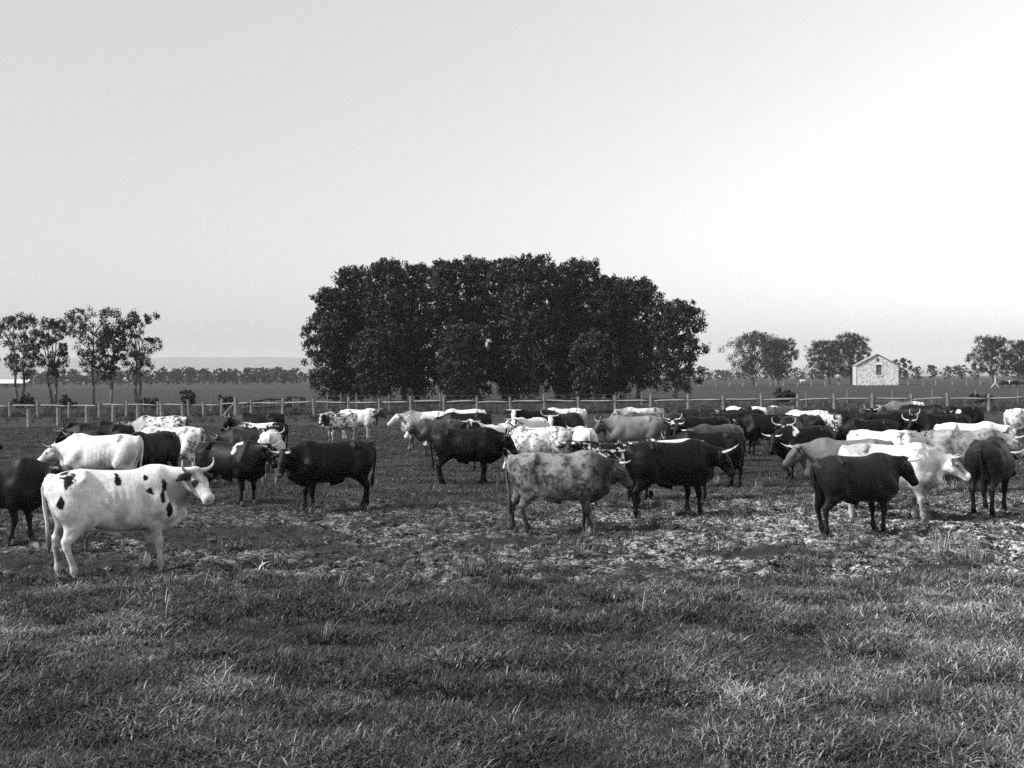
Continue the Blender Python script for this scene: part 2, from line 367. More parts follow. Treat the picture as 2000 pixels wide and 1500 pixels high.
def gum_tree(name, label, cat_group, X, Y, Ht, hw, zb, rng, nleaf, size, nl=13, lobe=.42, fork=.22, bark='bark', mat='leaf', trunk_r=None, spread_pow=.5, droop=.5, nst=1, prof=None, subr=.36):
    r = empty(name, (X, Y, 0)); tag(r, label, 'tree', cat_group)
    lob = []; tries = 0
    while len(lob) < nl and tries < 900:
        tries += 1; t = (len(lob) + .5) / nl; z = zb + (Ht - zb) * (t ** .85); R = hw * lobe * rng.uniform(.8, 1.2)
        q = (z - zb) / (Ht - zb); pr = (prof(q) if prof else math.sqrt(max(0, 1 - max(0, (q - .45) / .62) ** 2)) * (.72 + .28 * min(1, q / .4)))
        rad = max(0, hw * pr - R * .75) * (rng.rand() ** spread_pow); an = rng.rand() * 2 * math.pi
        c = np.array([rad * math.cos(an), rad * math.sin(an), min(z, Ht - R * .85)])
        if any(np.linalg.norm(c - l[:3]) < .55 * (R + l[3]) * (1 - tries / 900) for l in lob): continue
        lob.append(np.r_[c, R])
    obj('crown', crown_mesh('crown', lob, nleaf, size, rng, M[mat], droop, subr=subr), r)
    b = MB(); tr = trunk_r or Ht * .018
    for si in range(nst):
        base = np.array([(si - (nst - 1) / 2) * tr * 2.2, (rng.rand() - .5) * tr, -.15]); lean = (rng.rand(2) - .5) * Ht * .06 + np.array([(si - (nst - 1) / 2) * hw * .35, 0])
        fz = Ht * fork; fk = np.array([base[0] + lean[0] * .5, base[1] + lean[1] * .5, fz]); tp = np.array([lean[0], lean[1], Ht * .78])
        limb(b, base - np.array([0, 0, .1]), base + np.array([0, 0, .35]), tr * 1.5, tr * 1.08, rng, 2, 0, 9)
        limb(b, base + np.array([0, 0, .3]), fk, tr * 1.08, tr * .85, rng, 5, .05, 9); spine = limb(b, fk, tp, tr * .82, tr * .18, rng, 6, .07, 7)
        sp = np.array(spine)
        for l in lob:
            if nst > 1 and (l[0] > 0) != (si == 1) : continue
            below = [q for q in spine if q[2] < l[2] - l[3] * .2]; st = np.array(below[-1] if below else fk)
            st = sp[np.argmin(np.abs(sp[:, 2] - max(fz, l[2] - np.hypot(l[0], l[1]) * .9 - .4)))]
            limb(b, st, l[:3], tr * .34, tr * .09, rng, 4, .12, 5)
            for _ in range(3):
                dv = rng.randn(3); dv /= np.linalg.norm(dv); limb(b, l[:3] - (l[:3] - st) * .15, l[:3] + dv * l[3] * .85, tr * .10, tr * .03, rng, 2, .1, 4)
    b.build('trunk', M[bark], r, True); return r
CL = 'gum trees of the dense clump'
clump = [  # px, top row, half width px, distance, crown base height, label
    (654, 562, 56, 117, 0.80, 'outermost low rounded gum on the slender-gum side of the clump'), (702, 520, 58, 121, 1.50, 'tall rounded gum standing second in from the low end of the clump'),
    (757, 508, 58, 115, 1.20, 'broad-headed dark gum whose crown starts the flat top of the clump'), (815, 512, 58, 123, 1.30, 'dark gum just beyond the broad-headed one in the clump'),
    (876, 507, 50, 116, 1.00, 'narrow upright gum with a small domed crown in the clump'), (932, 501, 56, 121, 1.25, 'tall dark gum in the middle of the clump, bushy to the ground'),
    (985, 505, 52, 127, 1.50, 'gum set back deep in the shade of the clump'), (1040, 498, 62, 115, 1.70, 'highest gum of the clump with long bare stems inside its crown'),
    (1090, 520, 46, 122, 1.50, 'gum in the notch beside the highest crown of the clump'), (1138, 507, 60, 117, 1.20, 'domed gum standing apart at the shoulder of the clump'),
    (1190, 540, 50, 125, 1.30, 'lower gum filling the dip behind the last leafy gum'), (1248, 544, 62, 119, 2.08, 'pale-limbed open gum near the end of the clump'),
    (1320, 588, 62, 116, 1.76, 'wide-spreading gum at the end of the clump facing the barn'), (735, 640, 50, 111, 0.60, 'low leafy gum in front of the taller ones, branches to the fence'),
    (905, 632, 52, 110.5, 0.70, 'low gum in front of the middle of the clump'), (1160, 650, 48, 111, 0.60, 'low sapling gum in front of the domed one'),
    (790, 600, 56, 129, .8, 'gum in the back row seen through the gap beside the narrow one'), (1010, 590, 60, 131, .8, 'gum in the back row behind the highest crown'), (1110, 600, 55, 130, .8, 'gum in the back row behind the domed crown'),
    (680, 610, 50, 127, .8, 'gum in the back row behind the tall rounded one'), (1215, 620, 50, 129, .9, 'gum in the back row behind the pale-limbed open one')]
for i, (px, top, hw, D, zb, lab) in enumerate(clump):
    rng = np.random.RandomState(20 + i); Ht = height_at(px, top, D); wm = hw * D / FPX
    gum_tree('gum_tree', lab, CL, wx(px, D), D, Ht, wm * 1.12, zb, rng, 21000 if Ht > 11 else 13000, .37, nl=34 if px not in (1248, 1320) else 32, lobe=.42 if px not in (1248, 1320) else .38, fork=.2, trunk_r=.30, spread_pow=.45,
             bark='bark' if px not in (1040, 1248, 1320) else 'palebark')
SG = 'slender open gums beside the fence'
for i, (px, top, hw, D, ns, lab) in enumerate([(38, 612, 44, 116, 2, 'slender gum with a forked trunk, outermost of the open row'), (104, 622, 36, 120, 2, 'leaning thin gum with two stems in the open row'),
        (182, 600, 48, 117, 1, 'tallest slender gum of the open row with an umbrella crown'), (217, 640, 26, 114, 1, 'thin bent gum sapling beside the umbrella-crowned one'),
        (270, 608, 42, 118, 2, 'slender gum with a dark bushy head, last of the open row'), (-30, 625, 30, 119, 1, 'thin gum partly cut off beyond the forked-trunk one')]):
    rng = np.random.RandomState(61 + i); Ht = height_at(px, top, D); wm = hw * D / FPX
    gum_tree('slender_gum', lab, SG, wx(px, D), D, Ht, wm * 1.2, Ht * .33, rng, 6500, .25, nl=26, lobe=.27, subr=.5, fork=.2, trunk_r=.17, nst=ns, spread_pow=.35, bark='bark',
             prof=lambda q: (.55 + .45 * min(1, q / .6)) * math.sqrt(max(0, 1 - max(0, (q - .7) / .4) ** 2)))
PG = 'gums standing about the barn field'
for i, (px, top, hw, D, lab) in enumerate([(1470, 647, 58, 322, 'broad gum of the twin pair before the barn, paler trunk'), (1518, 662, 44, 310, 'darker gum of the twin pair with a thick trunk'),
        (1618, 664, 44, 318, 'rounded gum standing off the side of the stone barn'), (1664, 651, 38, 326, 'tall gum right against the stone barn'),
        (1938, 656, 44, 330, 'spreading gum above the forked post'), (1996, 664, 28, 340, 'gum partly out of view next to the spreading one')]):
    rng = np.random.RandomState(85 + i); Ht = height_at(px, top, D); wm = hw * D / FPX
    gum_tree('paddock_gum', lab, PG, wx(px, D), D, Ht, wm * 1.08, Ht * .22, rng, 13000, .46, nl=20, lobe=.34, fork=.18, trunk_r=.55, spread_pow=.4, mat='leaf')
# far tree belt: a few crowns shared by many trees
protos = []
for i in range(6):
    rng = np.random.RandomState(140 + i); r = gum_tree('far_tree', '', None, 0, 0, 12, 4.6 + (i % 3) * .8, 1.2 + (i % 2), rng, 1600, 1.0, nl=11, lobe=.40, trunk_r=.4, mat='leaf_far')
    protos.append(r)
used = set()
def far_tree(px, D, hgt, k, label, group, wide=1.0):
    p = protos[k % 6]
    if (k % 6) in used:
        r = p.copy(); COL.objects.link(r)
        for ch in p.children: c = ch.copy(); COL.objects.link(c); c.parent = r
    else: used.add(k % 6); r = p
    r.location = (wx(px, D), D, -.05); s = hgt / 12; r.scale = (s * wide, s * wide, s); r.rotation_euler = (0, 0, (k * 2.39) % 6.28); tag(r, label, 'tree', group); return r
rng = np.random.RandomState(9); k = 0
px = 50.
while px < 690:
    D = 540 + 50 * rng.rand(); far_tree(px, D, 5.5 + 4.0 * rng.rand() ** 1.5, k, 'small tree in the even belt along the far field below the hills', 'tree belt below the hills', .8 + .4 * rng.rand()); k += 1; px += rng.uniform(4, 15)
px = 60.
while px < 700:
    D = 640 + 60 * rng.rand(); far_tree(px, D, 5.5 + 4.5 * rng.rand() ** 1.5, k, 'small tree in the even belt along the far field below the hills', 'tree belt below the hills', .9 + .5 * rng.rand()); k += 1; px += rng.uniform(6, 15)
px = 1335.
while px < 1780:
    D = 600 + 80 * rng.rand(); far_tree(px, D, 5.0 + 5 * rng.rand() ** 1.5, k, 'small tree on the far field edge between the clump and the barn', 'trees along the field edge behind the barn', 1.0 + .5 * rng.rand()); k += 1; px += rng.uniform(6, 22)
for px, top, D, wd in ((1752, 700, 480, 1.35), (1790, 716, 520, 1.2), (1822, 713, 530, 1.4), (1852, 715, 540, 1.2), (1876, 712, 520, 1.3), (1905, 716, 540, 1.3), (1965, 712, 560, 1.3), (1990, 716, 540, 1.2), (2015, 712, 540, 1.3)):
    far_tree(px, D, height_at(px, top, D), k, 'rounded tree on the far field edge on the open side of the barn', 'rounded trees beyond the barn', wd); k += 1
for j, p in enumerate(protos):
    if j not in used: bpy.data.objects.remove(p)

# shrubs behind the fence
for i, (px, top, hw, D, lab) in enumerate([(362, 757, 24, 92, 'dark low bush behind the fence near the slender gums'), (447, 770, 24, 90, 'round low bush behind the fence beside the timber race'),
        (1530, 757, 24, 95, 'dark bush behind the fence before the twin gums'), (1915, 765, 20, 90, 'thin scrubby bush behind the fence below the forked post'), (285, 772, 22, 96, 'small bush at the foot of the last slender gum'), (40, 768, 26, 100, 'straggling bush at the foot of the forked slender gum'), (130, 770, 22, 98, 'sparse bush between the slender gums')]):
    rng = np.random.RandomState(200 + i); Ht = max(1.0, height_at(px, top, D)); wm = hw * D / FPX
    r = empty('shrub', (wx(px, D), D, 0)); tag(r, lab, 'shrub', 'bushes behind the fence')
    lob = [np.r_[rng.uniform(-.6, .6) * wm, rng.uniform(-.5, .5) * wm, Ht * rng.uniform(.25, .72), wm * rng.uniform(.32, .5)] for _ in range(8)]
    obj('foliage', crown_mesh('foliage', lob, 1500, .24, rng, M['leaf'], .0), r)
    b = MB()
    for _ in range(6): l = lob[rng.randint(8)]; limb(b, (rng.uniform(-.1, .1), rng.uniform(-.1, .1), -.1), l[:3], .04, .01, rng, 3, .1, 5)
    b.build('stem', M['bark'], r)

# ------------------------------------------------------------------ fences
def post_mesh(rng, hgt, wd, lean=0.06):
    b = MB(); lx, ly = rng.uniform(-lean, lean, 2); n = 5
    pts = [(lx * t + rng.uniform(-.01, .01), ly * t, -.25 + (hgt + .25) * t) for t in np.linspace(0, 1, n)]
    b.tube(pts, [wd * .62, wd * .58, wd * .55, wd * .55, wd * .48], 6, flat=.8); return b, (lx, ly)
FD = 78.5; posts = [-45, 19, 74, 134, 193, 246, 308, 369, 432, 491, 551, 613, 680, 741, 802, 867, 932, 997, 1063, 1130, 1201, 1270, 1343, 1413, 1487, 1558, 1629, 1703, 1779, 1851, 1931, 2005, 2080]
fr = empty('post_and_rail_fence', (wx(1000, FD), FD, 0)); tag(fr, 'long weathered post and rail fence running behind the whole mob of cattle', 'fence')
rng = np.random.RandomState(77); tops = []
for p in posts:
    hgt = rng.uniform(1.18, 1.38) - (.12 if p < 500 else 0); b, l = post_mesh(rng, hgt, .22); b.build('post', M['wood'], fr, loc=(wx(p, FD), 0, 0)); tops.append((wx(p, FD) + l[0] * .7, hgt))
for (x0, h0), (x1, h1) in zip(tops[:-1], tops[1:]):
    z0, z1 = .93 + rng.uniform(-.05, .05) - (.1 if x0 < -19 else 0), .93 + rng.uniform(-.05, .05) - (.1 if x1 < -19 else 0); b = MB(); L = x1 - x0 - .16; pts = []
    for t in np.linspace(0, 1, 7): pts.append((-L / 2 + L * t, .02 * math.sin(6 * t + x0) , (z1 - z0) * (t - .5) + .014 * math.sin(math.pi * t * 2 + x0 * 3)))
    b.tube(pts, [r_ * rng.uniform(.85, 1.1) for r_ in (.06, .085, .095, .09, .095, .085, .06)], 7, flat=.75)
    o = b.build('rail', M['rail'], fr, True, (x0 + .08 + L / 2, 0, (z0 + z1) / 2))
for z in (.28, .58):
    MB().tube([(wx(-45, FD), .14, z), (wx(500, FD), .13, z - .02), (wx(1200, FD), .14, z), (wx(2080, FD), .14, z + .02)], [.012] * 4, 4).build('wire', M['wire'], fr)
# wing of short posts closing on the main fence
wr = empty('wire_fence_wing', (wx(56, 61), 61, 0)); tag(wr, 'line of short stout posts strung with wire, angling up to the main fence', 'fence')
wp = [(-3, 59.5), (56, 61), (114, 63.2), (170, 65.5), (221, 68), (269, 70.3), (315, 72.6), (357, 74.5), (397, 76.3)]
for p, D in wp:
    b, l = post_mesh(rng, rng.uniform(.98, 1.1), .27, .03); b.build('post', M['wood'], wr, loc=(wx(p, D) - wx(56, 61), D - 61, 0))
for z in (.3, .6, .9): MB().tube([(wx(p, D) - wx(56, 61), D - 61 - .15, z) for p, D in wp], [.01] * len(wp), 4).build('wire', M['wire'], wr)
sr = empty('strainer_post', (wx(461, 77.3), 77.3, 0)); tag(sr, 'thick strainer post with a slanting brace where the two fences meet', 'post')
b, l = post_mesh(rng, 1.38, .36, .02); b.build('post', M['wood'], sr); MB().tube([(-.95, -.15, 0.0), (-.06, -.02, 1.0)], [.07, .06], 6).build('brace', M['wood'], sr)
# thin posts of a wire fence a little beyond
tr_ = empty('thin_wire_fence', (0, 92, 0)); tag(tr_, 'second fence of thin stakes and wire a little beyond the rail fence', 'fence')
for p in (278, 412, 572, 640, 664, 696, 760, 860, 1252, 1573, 1655, 1742, 1822, 1905, 1985): b, l = post_mesh(rng, rng.uniform(1.25, 1.5), .10, .05); b.build('stake', M['wood'], tr_, loc=(wx(p, 92), rng.uniform(-.3, .3), 0))
for z in (.4, .8, 1.15): MB().tube([(wx(p, 92), 0, z) for p in (200, 700, 1300, 2050)], [.01] * 4, 4).build('wire', M['wire'], tr_)
# far paddock fence by the barn
ff = empty('far_paddock_fence', (0, 286, 0)); tag(ff, 'row of small pale posts crossing the field in front of the barn', 'fence')
for p in [1365, 1398, 1425, 1451, 1478, 1505, 1530, 1558, 1585, 1611, 1638, 1774, 1803, 1828, 1860, 1888, 1915, 1945, 1972, 2000]:
    if 1668 < p < 1760: continue
    b, l = post_mesh(rng, rng.uniform(.9, 1.15), .2, .08); b.build('post', M['rail'], ff, loc=(wx(p, 286), 0, 0))
for x0, x1 in ((1365, 1638), (1774, 2030)):
    for z in (.45, .85): MB().tube([(wx(x0, 286), 0, z), (wx(x1, 286), 0, z)], [.02] * 2, 4).build('wire', M['wire'], ff)
# forked dead post
fo = empty('forked_post', (wx(1943, 226), 226, 0)); tag(fo, 'pale dead forked post standing upside down in the far field', 'post')
b = MB(); b.tube([(.1, 0, 1.0), (.05, 0, 1.5), (.15, 0, 2.2)], [.1, .09, .06], 6).tube([(-.75, .1, -.05), (-.3, 0, .5), (.1, 0, 1.05)], [.06, .08, .09], 6).tube([(.85, -.1, -.05), (.45, 0, .5), (.1, 0, 1.05)], [.06, .08, .09], 6); b.build('fork', M['paint'], fo)
# timber loading race behind the fence
def race():
    D = 86.; r = empty('timber_race', (wx(525, D), D, 0)); tag(r, 'dark timber cattle race of posts and sloping rails behind the fence', 'race')
    s = D / FPX; X = lambda p: (p - 525) * s; Z = lambda y: height_at(525, y, D)
    for yy in (0, 1.1):
        for p, t in ((478, 786), (502, 783), (528, 778), (553, 779), (562, 776), (588, 777)): MB().tube([(X(p), yy, -.2), (X(p) + .02, yy, Z(t))], [.10, .085], 6).build('post', M['darkwood'], r)
        for (p0, y0), (p1, y1) in (((474, 787), (529, 778)), ((529, 779), (562, 780)), ((560, 775), (589, 777)), ((476, 796), (560, 792)), ((528, 786), (590, 786))): MB().tube([(X(p0), yy - .1, Z(y0)), (X(p1), yy - .1, Z(y1))], [.085, .075], 6).build('rail', M['darkwood'], r)
    MB().tube([(X(566), -.5, .1), (X(586), -.12, Z(790))], [.06, .05], 6).build('brace', M['darkwood'], r)
race()

# ------------------------------------------------------------------ cattle
ST = np.array([  # x, top, bottom, half width
    [-1.00, 1.16, 1.06, .03], [-.95, 1.26, .98, .13], [-.88, 1.315, .86, .20], [-.76, 1.365, .76, .255], [-.60, 1.395, .68, .285], [-.46, 1.405, .635, .30],
    [-.25, 1.385, .585, .335], [.0, 1.37, .535, .365], [.22, 1.365, .515, .37], [.42, 1.385, .52, .345], [.58, 1.41, .535, .305],
    [.70, 1.405, .56, .27], [.82, 1.36, .60, .225], [.93, 1.26, .68, .17], [1.02, 1.12, .80, .09], [1.06, 1.03, .90, .03]])
def spline(xs, ys, x):
    m = np.gradient(ys, xs); i = np.clip(np.searchsorted(xs, x) - 1, 0, len(xs) - 2); h = xs[i + 1] - xs[i]; t = np.clip((x - xs[i]) / h, 0, 1)
    return (1 + 2 * t) * (1 - t) ** 2 * ys[i] + t * (1 - t) ** 2 * h * m[i] + t * t * (3 - 2 * t) * ys[i + 1] + t * t * (t - 1) * h * m[i + 1]

class Field:
    def __init__(s, lo, hi, h):
        s.lo = np.array(lo, np.float32); s.h = h; s.n = np.ceil((np.array(hi) - s.lo) / h).astype(int) + 1
        s.ax = [s.lo[k] + h * np.arange(s.n[k], dtype=np.float32) for k in range(3)]
        s.F = np.full(s.n, 1.0, np.float32)
    def block(s, lo, hi):
        a = np.clip(np.floor((np.array(lo) - s.lo) / s.h).astype(int), 0, s.n - 1); b = np.clip(np.ceil((np.array(hi) - s.lo) / s.h).astype(int) + 1, 1, s.n)
        return tuple(slice(int(p), int(max(q, p + 1))) for p, q in zip(a, b))
    def grid(s, sl):
        return s.ax[0][sl[0]][:, None, None], s.ax[1][sl[1]][None, :, None], s.ax[2][sl[2]][None, None, :]
    def smin(s, sl, d, k):
        f = s.F[sl]; h = np.clip(.5 + .5 * (f - d) / k, 0, 1); s.F[sl] = f + (d - f) * h - k * h * (1 - h)
    def cone(s, a, b, ra, rb, k=.06, ys=1.0):
        a = np.array(a, np.float32); b = np.array(b, np.float32); r = max(ra, rb) + k + 3 * s.h
        sl = s.block(np.minimum(a, b) - r, np.maximum(a, b) + r); X, Y, Z = s.grid(sl)
        ba = b - a; L = float(ba @ ba) + 1e-9
        t = np.clip(((X - a[0]) * ba[0] + (Y - a[1]) * ba[1] + (Z - a[2]) * ba[2]) / L, 0, 1)
        d = np.sqrt((X - a[0] - t * ba[0]) ** 2 + ((Y - a[1] - t * ba[1]) * ys) ** 2 + (Z - a[2] - t * ba[2]) ** 2) - (ra + (rb - ra) * t)
        s.smin(sl, d.astype(np.float32), k)
    def carve(s, c, r, k=.06):
        c = np.array(c, np.float32); R = np.array(r, np.float32); sl = s.block(c - R - k - .05, c + R + k + .05); X, Y, Z = s.grid(sl)
        d = (np.sqrt(((X - c[0]) / R[0]) ** 2 + ((Y - c[1]) / R[1]) ** 2 + ((Z - c[2]) / R[2]) ** 2) - 1) * R.min()
        f = s.F[sl]; d = -d; h = np.clip(.5 - .5 * (f - d) / k, 0, 1); s.F[sl] = f + (d - f) * h + k * h * (1 - h)
    def nets(s):
        F = s.F; S = F < 0; n = s.n
        c = [S[i:n[0] - 1 + i, j:n[1] - 1 + j, k:n[2] - 1 + k] for i in (0, 1) for j in (0, 1) for k in (0, 1)]
        cnt = sum(q.astype(np.int8) for q in c); act = (cnt > 0) & (cnt < 8)
        I = np.argwhere(act); idx = np.full(act.shape, -1, np.int32); idx[act] = np.arange(len(I))
        acc = np.zeros((len(I), 3), np.float32); w_ = np.zeros(len(I), np.float32)
        cor = [np.array(q) for q in ((0, 0, 0), (0, 0, 1), (0, 1, 0), (0, 1, 1), (1, 0, 0), (1, 0, 1), (1, 1, 0), (1, 1, 1))]
        val = [F[I[:, 0] + q[0], I[:, 1] + q[1], I[:, 2] + q[2]] for q in cor]
        for p in range(8):
            for q in range(p + 1, 8):
                if np.abs(cor[p] - cor[q]).sum() != 1: continue
                a, b = val[p], val[q]; m = (a < 0) != (b < 0); t = np.where(m, a / np.where(m, a - b, 1), 0)
                acc += np.where(m[:, None], cor[p] + t[:, None] * (cor[q] - cor[p]), 0); w_ += m
        V = s.lo + s.h * (I + acc / w_[:, None]); Q = []
        for ax in range(3):
            u, v = (ax + 1) % 3, (ax + 2) % 3
            a = [slice(None)] * 3; b = [slice(None)] * 3; a[ax] = slice(0, n[ax] - 1); b[ax] = slice(1, n[ax])
            for q in (a, b): q[u] = slice(1, n[u] - 1); q[v] = slice(1, n[v] - 1)
            A, B = S[tuple(a)], S[tuple(b)]; E = np.argwhere(A != B); sg = A[A != B]
            off = np.zeros(3, int); off[u] = 1; off[v] = 1; E = E + off
            def cell(du, dv):
                e = E.copy(); e[:, u] -= du; e[:, v] -= dv; return idx[e[:, 0], e[:, 1], e[:, 2]]
            q = np.stack([cell(1, 1), cell(0, 1), cell(0, 0), cell(1, 0)], 1)
            q[~sg] = q[~sg][:, ::-1]; Q.append(q)
        return V.astype(np.float32), np.concatenate(Q)

def smooth_mesh(V, Q, it=2, lam=.5):
    A = np.concatenate([Q[:, 0], Q[:, 1], Q[:, 2], Q[:, 3]]); B = np.concatenate([Q[:, 1], Q[:, 2], Q[:, 3], Q[:, 0]])
    n = len(V); deg = np.bincount(A, minlength=n) + np.bincount(B, minlength=n)
    for k in range(it):
        l = lam if k % 2 == 0 else -lam * 1.02
        s = np.stack([np.bincount(A, V[B, c], n) + np.bincount(B, V[A, c], n) for c in range(3)], 1)
        V = V + l * (s / np.maximum(deg, 1)[:, None] - V)
    return V.astype(np.float32)

HORNS = {
    'up': [(0, .07, -.03), (0, .17, -.015), (.02, .29, .01), (.06, .385, .09), (.08, .415, .2), (.065, .40, .29)],
    'side': [(0, .07, -.03), (.0, .2, -.02), (.05, .32, .0), (.12, .42, .05), (.17, .46, .12)],
    'forward': [(0, .07, -.03), (.02, .17, -.02), (.1, .26, -.01), (.2, .29, .02), (.29, .27, .07)],
    'sweep': [(0, .07, -.03), (.03, .18, -.02), (.12, .29, .0), (.24, .33, .06), (.33, .31, .15)],
    'short': [(0, .07, -.03), (.02, .14, .0), (.06, .2, .05), (.08, .21, .11)],
    'flat': [(0, .07, -.03), (0, .2, -.02), (.02, .33, -.01), (.06, .44, .01)],
}
LX = .87
def cow_geometry(vox, yaw, pz, pitch, legs, fat, steer):
    yaw = math.radians(yaw); th = math.radians(pitch)
    dz = pz - 1.2; hor = math.sqrt(max(.30 ** 2, .55 ** 2 - dz * dz))
    nb = np.array([.62 * LX, 0, 1.2]); P0 = np.array([nb[0] + hor * math.cos(yaw * .45), hor * math.sin(yaw * .45), pz])
    f = np.array([math.cos(yaw), math.sin(yaw), 0]); zz = np.array([0, 0, 1.])
    XH = f * math.cos(th) - zz * math.sin(th); ZH = f * math.sin(th) + zz * math.cos(th); YH = np.array([-math.sin(yaw), math.cos(yaw), 0])
    H = lambda x, y, z: P0 + XH * x + YH * y + ZH * z
    pts = np.array([H(.58, 0, -.1), H(0, .36, 0), H(0, -.36, 0)])
    lo = [-1.08, min(-.45, pts[:, 1].min() - .12), -.04]; hi = [max(1.15, pts[:, 0].max() + .15), max(.45, pts[:, 1].max() + .12), max(1.5, pz + .15)]
    fd = Field(lo, hi, vox)
    def bc(p, q, ra, rb, k=.06, ys=1.0):
        sc = lambda v: v if isinstance(v, np.ndarray) else (v[0] * LX, v[1], v[2])
        fd.cone(sc(p), sc(q), ra, rb, k, ys)
    # trunk
    sl = fd.block((-1.06, -.6, .4), (1.10, .6, 1.52)); X, Y, Z = fd.grid(sl)
    x1 = X[:, 0, 0] / LX; tp = spline(ST[:, 0], ST[:, 1], x1); bt = spline(ST[:, 0], ST[:, 2], x1); hw = spline(ST[:, 0], ST[:, 3], x1) * fat
    bt = bt + .05 - (fat - 1) * .25
    a = np.maximum((tp - bt) / 2, .01)[:, None, None]; b = np.maximum(hw, .01)[:, None, None]; zc = ((tp + bt) / 2)[:, None, None]
    zr = (Z - zc) / a; bb = b * .96 * (1 - .13 * np.clip(zr, -1, 1) - .16 * np.clip(zr, 0, 1) ** 2)
    r = (np.abs(Y / bb) ** 2.35 + np.abs(zr) ** 2.35) ** (1 / 2.35)
    rib = .005 * np.sin(X * 2 * math.pi / .088 + Z * 2.2) * np.exp(-((X + .02) / .26) ** 2 - ((Z - .98) / .2) ** 2)
    d = (r - 1) * np.minimum(a, b) + rib; d = np.where((X < -1.0 * LX) | (X > 1.06 * LX), np.maximum(d, .05), d)
    fd.F[sl] = d.astype(np.float32)
    for s in (1, -1):
        # hollow in front of the hip
        fd.carve((-.29 * LX, s * .45, 1.19), (.17, .18, .16), .07); fd.carve((-.70 * LX, s * .40, 1.29), (.15, .17, .09), .06); fd.carve((.36 * LX, s * .47, 1.10), (.07, .14, .26), .07)
        bc((-.46, s * .16, 1.335), (-.47, s * .238, 1.285), .065, .045, .065)      # hip bone
        bc((-.90, s * .10, 1.20), (-.86, s * .12, 1.12), .06, .06, .07)         # pin bone
        bc((.62, s * .10, 1.33), (.56, s * .21, .95), .07, .125, .05)           # shoulder blade
        bc((.56, s * .21, .95), (.74, s * .19, .80), .13, .12, .08)             # point of shoulder
        # front leg
        fx = legs[0 if s > 0 else 1] / LX
        kx = .57 + fx * .55; ft = .56 + fx
        bc((.62, s * .2, .84), (.50 + fx * .2, s * .205, .70), .135, .112, .07)
        bc((.51 + fx * .2, s * .205, .70), (kx, s * .185, .415), .088, .050, .05)
        bc((kx + .008, s * .185, .43), (kx + .005, s * .183, .37), .055, .047, .03)
        bc((kx, s * .183, .38), (ft, s * .18, .13), .037, .034, .03)
        bc((ft, s * .18, .14), (ft - .005, s * .18, .11), .046, .043, .025)
        bc((ft, s * .18, .11), (ft + .04, s * .18, .035), .038, .052, .025)
        # hind leg
        hx = legs[2 if s > 0 else 3] / LX
        kx = -.80 + hx * .6; ft = -.755 + hx; st = -.47 + hx * .15
        bc((-.64, s * .14, 1.10), (-.62 + hx * .1, s * .17, .90), .19, .17, .09)
        bc((-.62, s * .165, .96), (st, s * .215, .76), .17, .125, .08)
        bc((-.76, s * .14, .98), (-.70 + hx * .4, s * .175, .68), .125, .085, .07)   # thigh behind
        bc((st - .02, s * .21, .76), (kx + .04, s * .18, .50), .112, .050, .06)
        bc((-.72 + hx * .4, s * .175, .68), (kx - .025, s * .175, .485), .06, .032, .04)
        bc((kx - .012, s * .175, .50), (kx + .005, s * .175, .42), .050, .045, .03)
        bc((kx, s * .175, .43), (ft, s * .172, .14), .040, .036, .03)
        bc((ft, s * .172, .145), (ft, s * .172, .11), .047, .044, .025)
        bc((ft, s * .172, .11), (ft + .045, s * .172, .035), .039, .052, .025)
    bc((-.97, 0, 1.22), (-.90, 0, 1.31), .04, .055, .06)                     # tail head
    if steer:
        bc((-.20, 0, .60), (.02, 0, .545), .05, .042, .06); bc((.02, 0, .545), (.07, 0, .505), .036, .02, .03)
    bc((.70, 0, .66), (.96, 0, .74), .15, .10, .10)                           # brisket
    # neck
    bc((.52, 0, 1.27), H(-.005, 0, -.075), .135, .08, .08, 1.2)
    bc((.70, 0, 1.10), H(.03, 0, -.13), .20, .095, .09, 1.3)
    bc((.80, 0, .92), H(.07, 0, -.19), .175, .075, .09, 1.3)
    bc((.98, 0, .78), H(.05, 0, -.245), .06, .028, .07, 1.3)
    # head
    k = .035
    fd.cone(H(.02, 0, -.075), H(.20, 0, -.085), .098, .10, .05)
    fd.cone(H(.00, .045, -.045), H(.00, -.045, -.045), .062, .062, .04)
    fd.cone(H(.18, 0, -.085), H(.42, 0, -.08), .090, .062, .04)
    fd.cone(H(.10, 0, -.185), H(.40, 0, -.135), .085, .052, .05)
    for s in (1, -1):
        fd.cone(H(.15, s * .075, -.05), H(.20, s * .072, -.06), .045, .04, .03)
        fd.cone(H(.07, s * .05, -.17), H(.16, s * .045, -.165), .075, .07, .05)
        fd.cone(H(.44, s * .034, -.085), H(.455, s * .030, -.125), .050, .046, .04)
        er = max(.030, vox * 1.15)
        e0 = P0 + YH * s * .085 - zz * .055 - f * .03; e1 = P0 + YH * s * .20 - zz * .085 - f * .05; e2 = P0 + YH * s * .30 - zz * .125 - f * .03
        fd.cone(e0, e1, er, er * 1.35, .03); fd.cone(e1, e2, er * 1.35, er * .55, .03)
    V, Q = fd.nets(); V = smooth_mesh(V, Q, 2)
    return V, Q, P0, f, YH, XH, ZH

